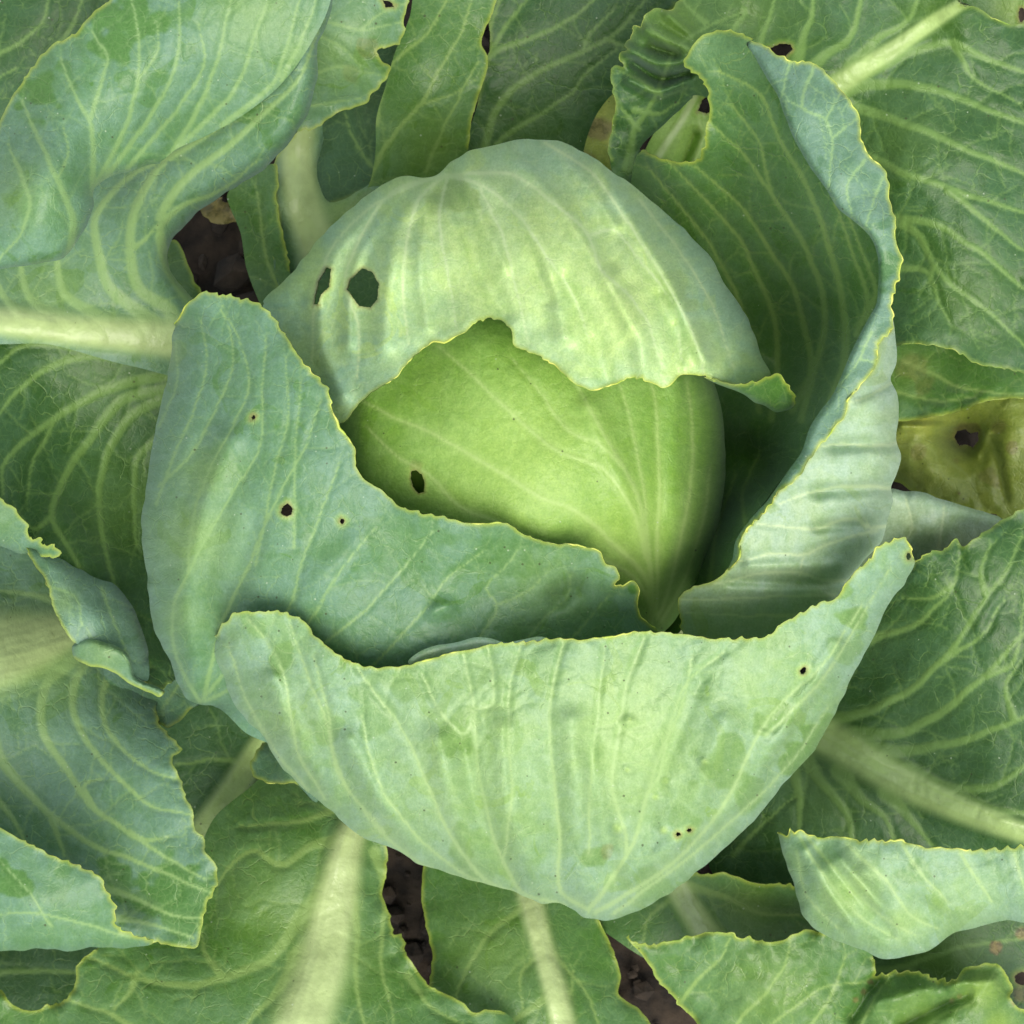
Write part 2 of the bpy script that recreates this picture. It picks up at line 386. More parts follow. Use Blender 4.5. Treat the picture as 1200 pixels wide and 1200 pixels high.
    if len(sil):
        ds = Near([np.column_stack([sil, np.ones(len(sil))])]).q(V2)[0]; rr, drop = roll
        u = np.clip(1 - ds / rr, 0, 1); Z -= drop * (1 - np.sqrt(np.clip(1 - (u * .985) ** 2, 0, 1)))
    for p, amp, wd in ridges:
        dd, _, _ = Near([catmull([(x, y, 1) for x, y in p], 2.)]).q(V2); Z += 2.3 * amp * np.exp(-(dd / wd) ** 2)
    x, y = V2[:, 0], V2[:, 1]
    Z += bumpy * fbm(x / bump_s, y / bump_s, seed * 7, 3) * 1.6
    if crinkle: Z += crinkle * (fbm(x / 24., y / 24., seed * 3, 2))
    pit = np.minimum(dv / (wv + 7), 1); Z += .55 * quilt * (sm(pit) - .5) * (1 + .8 * vnoise(x / 33., y / 33., seed))
    Z += quilt * .22 * sm(np.minimum(db / 6, 1))
    Z += .6 * vein_h * sm(1 - dv / (wv * 1.4)) * np.minimum(wv / 3, 2)
    Z += rib_h * sm(1.15 - dr / (wr * 1.25)) * np.minimum(wr / 20, 1)
    Z += np.where(dr < wr * 1.3, .0006 * vnoise(dr * .35 + ir * 5, V2.sum(1) * .004, seed), 0)
    if wave: Z += wave * np.exp(-de / 16) * vnoise(x / 17., y / 17., seed + 31) * 2.4 + wave * 1.5 * np.exp(-de / 40) * vnoise(x / 45., y / 45., seed + 37)
    # masks
    rm = sm((1.3 - dr / wr) / .8); vm = np.maximum(sm((1.2 - dv / wv) / .7), halo * np.exp(-(dv / (wv * 2.6)) ** 2)); bm_ = sm((1.5 - db / wb) / 1.1)
    em = sm(1 - de / 5.) * .9
    vc = np.stack([rm, vm, bm_, em], 1)
    T = np.zeros((len(V2), 4)); T[:, 3] = 0
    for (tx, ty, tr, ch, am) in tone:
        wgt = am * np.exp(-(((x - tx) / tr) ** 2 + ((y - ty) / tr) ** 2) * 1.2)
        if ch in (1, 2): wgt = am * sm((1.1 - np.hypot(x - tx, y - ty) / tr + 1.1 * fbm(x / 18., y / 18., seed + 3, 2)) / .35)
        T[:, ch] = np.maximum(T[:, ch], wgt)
    for h_ in loops[1:]:           # callused rim round each feeding hole
        dh = Near([np.column_stack([h_, np.ones(len(h_))])]).q(V2)[0]
        T[:, 0] = np.maximum(T[:, 0], sm(1 - dh / 9.)); T[:, 1] = np.maximum(T[:, 1], .55 * sm(1.2 - dh / (2.6 + 2.5 * vnoise(x / 7., y / 7., seed))))
    k = 5e-4 * (ZC - Z) / 1.03
    V = np.stack([(x - 600) * k, (600 - y) * k, Z], 1)
    fn = np.cross(V[F[:, 1]] - V[F[:, 0]], V[F[:, 2]] - V[F[:, 0]])
    nm = np.zeros_like(V)
    for c_ in range(3): np.add.at(nm, F[:, c_], fn)
    nm /= np.linalg.norm(nm, axis=1)[:, None] + 1e-12
    if nm[:, 2].mean() < 0: F = F[:, ::-1]; nm = -nm
    nV = len(V); th = thick * (1 - .55 * np.exp(-de / 6))
    B = V - nm * (th + .0035 * rm * (dr < wr))[:, None]
    uv = V2 / 100.
    # rim walls along every open edge
    E = np.concatenate([F[:, [0, 1]], F[:, [1, 2]], F[:, [2, 0]]]); key = E.min(1) * nV + E.max(1)
    un, inv, cnt = np.unique(key, return_inverse=True, return_counts=True); be = E[cnt[inv] == 1]
    W = np.concatenate([np.stack([be[:, 1], be[:, 0], be[:, 0] + nV], 1), np.stack([be[:, 1], be[:, 0] + nV, be[:, 1] + nV], 1)])
    VV = np.vstack([V, B]); NN = np.vstack([nm, -nm]); FF = np.vstack([F, F[:, ::-1] + nV, W])
    vcc = np.vstack([vc, vc]); TT = np.vstack([T, T]); UU = np.vstack([uv, uv])
    lab = np.zeros(nV, int)
    names = ['blade']
    if split:
        for i, c in enumerate(VC):
            if c[:, 2].max() >= 2.6:
                lab[(iv == i) & (dv < wv * 1.1)] = len(names); names.append('vein')
        for i in range(len(RC)):
            lab[(ir == i) & (dr < wr)] = len(names); names.append('midrib')
    L2 = np.concatenate([lab, lab]); fl = L2[FF].min(1)
    root = None
    for i, nm_ in enumerate(names):
        fsel = FF[fl == i]
        if len(fsel) < 12 and i: continue
        us = np.unique(fsel); r_ = -np.ones(len(VV), int); r_[us] = np.arange(len(us))
        o = obj_from(name if i == 0 else nm_, VV[us], r_[fsel], NN[us], vcc[us], TT[us], UU[us], [PAL[mat]], parent if i == 0 else root)
        if i == 0: root = o
    if label: root['label'] = label
    STATS[0] += len(FF)
    # the thin yellow margin, a bead along the true edge
    def zat(p):
        dd = kdv.find((p[0], p[1], 0))[1]; return V[dd], nm[dd]
    if edge_r and len(edge_pts):
        ridx = np.where(rk == 0)[0]
        kdv = kdtree.KDTree(nV)
        for i_, (x_, y_) in enumerate(V2): kdv.insert((x_, y_, 0), i_)
        kdv.balance()
        runs_ = np.split(ridx, np.where(np.diff(ridx) > 1)[0] + 1)
        for rn in runs_:
            if len(rn) < 4: continue
            tv = []; tf = []
            cs = [Vector(V[kdv.find((ring[i_][0], ring[i_][1], 0))[1]]) for i_ in rn]
            cs = [c for i_, c in enumerate(cs) if i_ == 0 or (c - cs[i_ - 1]).length > 1e-5]
            base0 = len(tv)
            for i_, c in enumerate(cs):
                t_ = (cs[min(i_ + 1, len(cs) - 1)] - cs[max(i_ - 1, 0)]).normalized()
                u_ = t_.cross(Vector((0, 0, 1))); u_ = u_.normalized() if u_.length > 1e-5 else Vector((1, 0, 0)); w_ = t_.cross(u_)
                r0 = edge_r * (.3 + 2.2 * abs(float(vnoise(np.array([i_ / 6.]), np.array([seed * 1.]), 4)[0]))) * max(.15, .9 + 1.5 * float(vnoise(np.array([i_ / 38.]), np.array([seed * 2.]), 6)[0]))
                if i_ in (0, len(cs) - 1): r0 *= .2
                for kx in range(6):
                    an = kx * math.pi / 3; tv.append(c + (u_ * math.cos(an) + w_ * math.sin(an)) * r0 - Vector((0, 0, thick * .4)))
            for i_ in range(len(cs) - 1):
                for kx in range(6):
                    a0 = base0 + i_ * 6 + kx; a1_ = base0 + i_ * 6 + (kx + 1) % 6
                    tf.append((a0, a1_, a1_ + 6, a0 + 6))
            me = bpy.data.meshes.new('leaf_margin'); me.from_pydata(tv, [], tf); me.materials.append(EDGE2 if edge_r > .0003 else EDGE)
            me.polygons.foreach_set('use_smooth', [True] * len(tf))
            o = bpy.data.objects.new('leaf_margin', me); COL.objects.link(o); o.parent = root
            STATS[0] += 2 * len(tf)
    return root

def empty(name, loc, label, cat, group=None):
    o = bpy.data.objects.new(name, None); COL.objects.link(o); o.location = loc
    o.empty_display_size = .05
    o['label'] = label; o['category'] = cat
    if group: o['group'] = group
    return o
def ell(cx, cy, rx, ry, rot=0, n=9, jit=.12, seed=0):
    rg = random.Random(seed); out = []
    for i in range(n):
        a = 2 * math.pi * i / n; r_ = 1 + rg.uniform(-jit, jit); x = rx * math.cos(a) * r_; y = ry * math.sin(a) * r_
        out.append((cx + x * math.cos(rot) - y * math.sin(rot), cy + x * math.sin(rot) + y * math.cos(rot)))
    return out
# ------------------------------------------------------------------ soil
def soil():
    n = 260; g = np.linspace(-1, 1, n); g = np.sign(g) * (np.abs(g) ** 1.7) * 1.6
    X, Y = np.meshgrid(g, g); x = X.ravel(); y = Y.ravel()
    z = .012 * fbm(x * 22, y * 22, 3, 4) + .012 * np.abs(fbm(x * 60, y * 60, 8, 2)) + .02 * fbm(x * 4, y * 4, 5, 2) - .012
    V = np.stack([x, y, z], 1); i = np.arange(n * n).reshape(n, n)
    F = np.stack([i[:-1, :-1].ravel(), i[:-1, 1:].ravel(), i[1:, 1:].ravel(), i[1:, :-1].ravel()], 1)
    me = bpy.data.meshes.new('soil'); me.from_pydata(V.tolist(), [], F.tolist()); me.polygons.foreach_set('use_smooth', [True] * len(F))
    me.materials.append(SOIL); o = bpy.data.objects.new('soil', me); COL.objects.link(o); o['kind'] = 'structure'
SOIL = simple_material('soil_brown', srgb(30, 25, 19), srgb(64, 53, 41), 60., .9, bump=1.)
soil()
def clods():
    rg = random.Random(3); bm = bmesh.new()
    for k in range(1800):
        x = rg.uniform(-.42, .42); y = rg.uniform(-.42, .42); r = .0025 + .013 * rg.random() ** 3
        m = bmesh.ops.create_icosphere(bm, subdivisions=1, radius=r)['verts']
        sx, sy, sz = rg.uniform(.7, 1.3), rg.uniform(.7, 1.3), rg.uniform(.5, .8)
        for v in m:
            v.co = Vector((v.co.x * sx, v.co.y * sy, v.co.z * sz)) * rg.uniform(.8, 1.2) + Vector((x, y, r * .1))
    me = bpy.data.meshes.new('soil_clods'); bm.to_mesh(me); bm.free(); me.materials.append(SOIL)
    o = bpy.data.objects.new('soil_clods', me); COL.objects.link(o); o['kind'] = 'stuff'
    o['label'] = 'small dark crumbs of soil lying on the ground between the leaves'; o['category'] = 'soil'
clods()

# ------------------------------------------------------------------ the cabbage in the middle
CAB = empty('cabbage', (0, 0, 0), 'large green cabbage with a pale round head wrapped in cupped leaves, in the middle', 'cabbage')
def stalk():
    bm = bmesh.new(); bmesh.ops.create_cone(bm, cap_ends=True, segments=20, radius1=.018, radius2=.03, depth=.13)
    for v in bm.verts: v.co += Vector((.008, .0, .055))
    me = bpy.data.meshes.new('stalk'); bm.to_mesh(me); bm.free(); me.materials.append(STALK)
    o = bpy.data.objects.new('stalk', me); COL.objects.link(o); o.parent = CAB
STALK = simple_material('stalk_green', srgb(150, 170, 110), srgb(186, 196, 140), 40., .6)
stalk()
def core():      # the packed inner leaves under the outermost one
    bm = bmesh.new(); bmesh.ops.create_uvsphere(bm, u_segments=48, v_segments=32, radius=1)
    cx, cy, cz = at(625, 545, .215)
    for v in bm.verts: v.co = Vector((cx + v.co.x * .104, cy + v.co.y * .088, cz + v.co.z * .110))
    me = bpy.data.meshes.new('inner_head'); bm.to_mesh(me); bm.free(); me.materials.append(CORE)
    me.polygons.foreach_set('use_smooth', [True] * len(me.polygons))
    o = bpy.data.objects.new('inner_head', me); COL.objects.link(o); o.parent = CAB
CORE = simple_material('inner_green', srgb(86, 128, 40), srgb(112, 150, 58), 30., .5)
core()

def under_leaves():      # overlapping bases of the wrapper leaves round the stalk
    rg = random.Random(8)
    for k in range(6):
        a0 = k * math.pi / 3 + .3; tv = []; tf = []; n = 25; m = 16
        for i in range(m):
            t = i / (m - 1); rad = .022 + .088 * math.sin(t * 1.45); zz = .045 + .12 * t ** 1.5 + .004 * (k % 2)
            for j in range(n):
                s_ = (j / (n - 1) - .5) * 1.5; a = a0 + s_; rr = rad * (1 + .03 * math.sin(s_ * 14 + k)) - .006 * (k % 3) * t
                tv.append((.008 + rr * math.cos(a), .012 + rr * math.sin(a) * .95, zz - .012 * (s_ / .75) ** 4 * t + .002 * math.cos(s_ * 22)))
        tf = [(i * n + j, i * n + j + 1, (i + 1) * n + j + 1, (i + 1) * n + j) for i in range(m - 1) for j in range(n - 1)]
        me = bpy.data.meshes.new('leaf_base'); me.from_pydata(tv, [], tf); me.materials.append(BASE); me.polygons.foreach_set('use_smooth', [True] * len(tf))
        o = bpy.data.objects.new('leaf_base', me); COL.objects.link(o); o.parent = CAB
        sd = o.modifiers.new('thickness', 'SOLIDIFY'); sd.thickness = .0015
BASE = simple_material('leaf_base_green', srgb(112, 146, 84), srgb(140, 172, 112), 25., .5)
under_leaves()
def petiole(owner, px, py, z, r0):
    p0 = Vector(at(px, py, z)); p1 = Vector((.008, 0, .03)); d_ = (p1 - p0); tv = []; n = 14
    side = d_.cross(Vector((0, 0, 1))).normalized()
    for i in range(n + 1):
        t = i / n; c = p0.lerp(p1, t) - Vector((0, 0, .012 * math.sin(t * math.pi))); r_ = r0 * (1 - .25 * t); up = side.cross(d_).normalized()
        for k in range(10):
            a = k * math.pi / 5; tv.append(c + side * math.cos(a) * r_ + up * math.sin(a) * r_ * .6)
    tf = [(i * 10 + k, i * 10 + (k + 1) % 10, (i + 1) * 10 + (k + 1) % 10, (i + 1) * 10 + k) for i in range(n) for k in range(10)]
    me = bpy.data.meshes.new('petiole'); me.from_pydata(tv, [], tf); me.materials.append(STALK); me.polygons.foreach_set('use_smooth', [True] * len(tf))
    o = bpy.data.objects.new('petiole', me); COL.objects.link(o); o.parent = owner

# ---- head leaf
leaf('head_leaf', CAB, 'heart', [('s', [(385, 520), (392, 450), (430, 390), (500, 350), (600, 335), (720, 345), (800, 385), (838, 450), (850, 530), (845, 600), (828, 655), (804, 703), (784, 735), (740, 762), (650, 755), (560, 725), (470, 675), (405, 610)])],
     [(610, 520, .338), (430, 470, .308), (700, 560, .333), (790, 600, .30), (768, 728, .235), (620, 650, .322), (500, 600, .32), (420, 560, .305), (560, 400, .328), (720, 420, .322), (800, 450, .302), (500, 430, .315), (848, 540, .27), (600, 335, .30), (740, 765, .225), (560, 725, .29), (385, 520, .29), (470, 675, .29)],
     veins=[([(764, 725), (755, 676), (717, 635), (669, 597), (627, 579), (590, 556), (545, 530), (507, 507), (462, 489), (425, 470)], 4.6, 1.8),
            ([(766, 715), (759, 650), (752, 600), (729, 545), (702, 500), (680, 459), (660, 420)], 4.5, 2),
            ([(757, 650), (735, 585), (710, 552), (657, 530), (612, 496), (575, 462), (537, 425), (515, 406)], 3.4, 1.8),
            ([(762, 705), (745, 680), (690, 650), (640, 640), (590, 615), (540, 595), (500, 555), (460, 530), (430, 500)], 3.2, 1.5),
            ([(768, 720), (771, 640), (772, 540), (766, 462), (750, 400)], 3.2, 1.6), ([(772, 722), (792, 660), (806, 590), (812, 530), (806, 450)], 3, 1.6),
            ([(776, 726), (806, 670), (824, 610), (832, 550)], 2.6, 1.4), ([(729, 545), (700, 520), (672, 508), (640, 470), (600, 420)], 2.4, 1.2), ([(766, 715), (757, 600), (740, 500), (720, 430)], 2.4, 1.4)],
     ridges=[([(764, 722), (740, 600), (690, 480)], .002, 16), ([(768, 720), (790, 600), (790, 450)], .002, 14)],
     holes=[[(482, 552), (488, 551), (494, 556), (498, 566), (496, 577), (490, 579), (484, 572), (481, 561)]], roll=(46, .05), sp=2.6, teeth=0, edge_r=0,
     tone=[(620, 530, 130, 0, .9), (720, 620, 90, 0, .7), (520, 470, 80, 0, .4), (488, 548, 7, 1, .25)], quilt=.0008, bumpy=.003, bump_s=120, vein_h=.0009, seed=11, halo=.45, dens=.8,
     label='smooth yellow-green leaf round the head with fanned pale veins and one oval hole')

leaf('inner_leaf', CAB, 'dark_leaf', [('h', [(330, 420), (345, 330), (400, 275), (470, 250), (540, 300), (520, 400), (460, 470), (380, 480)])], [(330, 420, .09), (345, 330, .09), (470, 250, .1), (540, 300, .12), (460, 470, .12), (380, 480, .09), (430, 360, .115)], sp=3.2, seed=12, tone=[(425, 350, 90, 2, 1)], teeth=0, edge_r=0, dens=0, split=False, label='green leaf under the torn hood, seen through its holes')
# ---- torn hood over the top of the head
W1TOP = [(310, 354), (330, 330), (365, 290), (395, 262), (425, 235), (440, 225), (470, 206), (515, 204), (530, 190), (545, 178), (575, 171), (620, 165), (650, 166), (680, 175), (700, 188), (740, 218), (775, 245), (800, 265), (830, 300), (860, 345), (880, 385), (893, 420)]
HOOD = leaf('torn_hood_leaf', CAB, 'crown', [('s', W1TOP), ('m', [(903, 441), (895, 445), (874, 452), (860, 451), (842, 446), (825, 440), (802, 438), (778, 451), (750, 443), (735, 443), (715, 452), (690, 455), (675, 450), (655, 432), (635, 418), (617, 412), (602, 402), (598, 385), (585, 374), (560, 375), (545, 388), (530, 395), (505, 402), (480, 422), (460, 445), (435, 460), (415, 480), (402, 495)]), ('h', [(370, 490), (325, 440), (303, 390)])],
     [(620, 166, .285), (440, 225, .275), (312, 355, .26), (320, 420, .26), (402, 495, .332), (370, 440, .305), (470, 300, .333), (400, 330, .30), (600, 260, .343), (560, 374, .362), (690, 455, .374), (640, 380, .364), (480, 422, .35), (750, 443, .372), (825, 440, .362), (745, 290, .350), (710, 210, .318), (795, 365, .357), (850, 350, .298), (830, 380, .332), (885, 425, .315), (930, 478, .31), (905, 481, .30), (815, 300, .30), (775, 250, .29), (530, 195, .295), (303, 380, .25), (520, 350, .345)],
     veins=[([(525, 206), (560, 215), (605, 250), (640, 300), (670, 340), (690, 400)], 3.2, 1.6), ([(528, 205), (600, 205), (650, 240), (690, 275), (705, 315), (735, 345), (760, 380), (775, 430)], 3.4, 1.8),
            ([(520, 206), (490, 235), (478, 280), (472, 330), (480, 400)], 3, 1.5), ([(523, 208), (515, 260), (525, 320), (535, 380)], 2.6, 1.4), ([(516, 206), (460, 225), (425, 275), (405, 330), (420, 380), (418, 440)], 3, 1.8),
            ([(640, 168), (690, 200), (735, 260), (780, 330), (815, 400), (825, 435)], 2.8, 1.6), ([(515, 205), (440, 240), (390, 290), (370, 350), (365, 420)], 2.6, 1.5), ([(750, 235), (800, 300), (840, 370), (860, 430)], 2.8, 1.4),
            ([(560, 215), (590, 280), (605, 340), (620, 400)], 2.3, 1.2), ([(690, 275), (720, 270), (745, 300), (790, 360), (800, 420)], 2.2, 1.2)],
     ridges=[([(505, 215), (470, 260), (455, 330), (450, 400)], .004, 13), ([(490, 212), (440, 260), (425, 310)], -.003, 10), ([(528, 205), (545, 260), (570, 330), (590, 365)], -.003, 12),
             ([(545, 190), (600, 240), (640, 310), (660, 390)], .003, 12), ([(620, 180), (680, 240), (730, 330)], -.002, 14), ([(400, 270), (378, 330), (376, 400), (400, 460)], .004, 12), ([(395, 300), (352, 350)], -.002, 10),
             ([(700, 195), (745, 265), (790, 340), (825, 420)], .007, 10), ([(650, 170), (690, 215), (720, 262)], .003, 9), ([(560, 185), (590, 235), (625, 300), (645, 350)], -.002, 8), ([(600, 180), (655, 240), (700, 310), (735, 380)], .0025, 9), ([(470, 222), (435, 275), (412, 330), (408, 400)], .003, 8), ([(540, 200), (560, 250), (590, 310)], .002, 8), ([(440, 240), (400, 290), (370, 350)], .0025, 9), ([(500, 240), (492, 310), (500, 380)], .002, 8), ([(770, 350), (790, 400), (795, 435)], -.002, 9), ([(525, 206), (518, 222)], -.006, 12), ([(720, 330), (750, 400), (755, 440)], .003, 12), ([(660, 330), (700, 400), (710, 445)], -.002, 12)],
     holes=[[(367, 356), (372, 330), (382, 313), (388, 315), (386, 337), (376, 345), (372, 358)], [(406, 339), (410, 326), (425, 314), (436, 319), (444, 332), (442, 351), (434, 360), (421, 359)]],
     roll=(46, .045), sp=2.5, tone=[(870, 360, 60, 3, .8), (820, 270, 45, 3, .8), (350, 380, 50, 3, .35), (410, 460, 45, 3, .5), (420, 250, 40, 3, .3), (640, 180, 40, 3, .5), (620, 390, 30, 3, .3), (600, 320, 150, 0, .75), (720, 360, 90, 0, 1.), (790, 410, 60, 0, .7), (470, 320, 60, 0, .4), (532, 232, 24, 2, .8), (790, 345, 22, 2, .5)], seed=23, vs=0.85, edge_r=.00034, halo=.3, quilt=.0012, bumpy=.003, bump_s=80, dens=.9,
     label='pale torn leaf hooded over the top of the head with two holes')

leaf('curled_lip', HOOD, 'mid_leaf', [('m', [(825, 441), (842, 446), (860, 450), (875, 451), (895, 444), (911, 438), (918, 445), (926, 457), (930, 475)]), ('s', [(912, 483), (888, 475), (868, 461), (845, 451)])],
     [(825, 441, .363), (860, 450, .358), (895, 444, .342), (911, 438, .338), (930, 475, .315), (888, 475, .318), (845, 451, .35), (895, 460, .33)], roll=(10, .012), sp=2.2, seed=24, teeth=1, dens=.4, split=False, bumpy=.001, tone=[(900, 455, 40, 2, .5)], label='dark green curled lip at the right end of the torn margin')
# ---- left wrapper
W2EDGE = [(204, 380), (214, 366), (227, 350), (244, 343), (259, 347), (270, 346), (281, 352), (292, 352), (306, 360), (319, 371), (334, 394), (349, 416), (360, 431), (375, 446), (382, 455), (386, 474), (394, 496), (405, 511), (414, 522), (417, 549), (424, 560), (446, 573), (466, 592), (492, 602), (515, 605), (552, 614), (594, 614), (612, 626), (642, 637), (676, 639), (702, 648), (710, 661), (721, 665), (725, 674), (721, 686), (729, 688), (742, 682), (748, 691), (746, 706), (753, 725), (770, 738)]
leaf('left_wrapper_leaf', CAB, 'wrapper', [('m', W2EDGE), ('h', [(760, 780), (700, 810), (550, 860), (400, 885), (290, 860)]), ('s', [(250, 828), (235, 828), (217, 820), (208, 800), (200, 774), (187, 755), (176, 725), (171, 680), (167, 612), (171, 582), (180, 519), (191, 462), (200, 415)])],
     [(227, 352, .31), (300, 360, .335), (350, 416, .35), (394, 496, .356), (204, 400, .29), (180, 519, .28), (167, 612, .265), (176, 725, .25), (215, 820, .225), (255, 826, .22), (300, 450, .342), (280, 600, .335), (350, 600, .347), (450, 680, .335), (560, 700, .326), (650, 700, .315), (300, 740, .30), (400, 780, .312), (550, 790, .318), (550, 860, .26), (400, 885, .24), (700, 810, .27), (240, 700, .295), (450, 575, .354), (600, 615, .351), (700, 650, .338), (725, 680, .325), (770, 738, .285), (552, 614, .353)],
     veins=[([(240, 815), (258, 736), (285, 676), (319, 597), (330, 575), (360, 519), (375, 470)], 4, 1.8), ([(232, 820), (206, 770), (204, 710), (221, 669), (270, 582), (306, 519), (307, 462), (311, 399)], 3.4, 1.8),
            ([(221, 669), (221, 642), (229, 594), (255, 530), (292, 451), (281, 399), (262, 361)], 2.8, 1.6), ([(187, 570), (225, 530), (247, 492), (272, 425), (270, 387), (259, 360)], 2.6, 1.6), ([(184, 590), (202, 537), (229, 477), (242, 417), (236, 375)], 2.6, 1.6),
            ([(187, 500), (207, 445), (206, 400)], 2.2, 1.4), ([(238, 820), (275, 775), (310, 750), (337, 714), (352, 665), (375, 605), (397, 545)], 3.4, 1.8), ([(242, 822), (300, 790), (356, 735), (405, 661), (439, 620)], 3.2, 1.6),
            ([(300, 815), (384, 751), (425, 717), (477, 661), (507, 624)], 3.2, 1.6), ([(380, 830), (440, 777), (500, 710), (526, 676), (567, 646)], 3, 1.6), ([(530, 800), (564, 744), (582, 710), (571, 687), (590, 665), (609, 642)], 2.8, 1.5),
            ([(582, 710), (620, 691), (642, 669)], 2.2, 1.2), ([(600, 770), (640, 722), (665, 699), (669, 675)], 2.6, 1.4), ([(650, 770), (690, 725), (712, 700)], 2.4, 1.4), ([(345, 640), (345, 560), (348, 500), (352, 450)], 2.4, 1.4), ([(300, 660), (320, 560), (338, 480), (335, 420)], 2.4, 1.4)],
     ridges=[([(225, 800), (215, 700), (235, 600), (265, 520)], .005, 20), ([(258, 790), (275, 700), (300, 610)], -.002, 14), ([(320, 760), (370, 690), (420, 640)], .002, 20), ([(670, 690), (655, 700)], -.004, 13), ([(512, 715), (520, 712)], .003, 10)],
     holes=[ell(336, 598, 7.5, 7.5, seed=3), ell(297, 489, 2.8, 3.2, n=6, seed=4), ell(401, 611, 2.6, 3.4, n=6, seed=5)],
     roll=(44, .06), sp=2.6, tone=[(640, 690, 70, 0, .35), (230, 630, 55, 0, .65), (240, 560, 40, 0, .5), (214, 720, 30, 0, .4), (401, 611, 6, 1, .3), (742, 690, 10, 2, .9), (600, 640, 40, 2, .35), (480, 640, 50, 2, .3)], seed=31, vs=0.78, edge_r=.00034, bumpy=.0025, quilt=.0014,
     label='blue-green leaf cupped round the left of the head with a round hole')

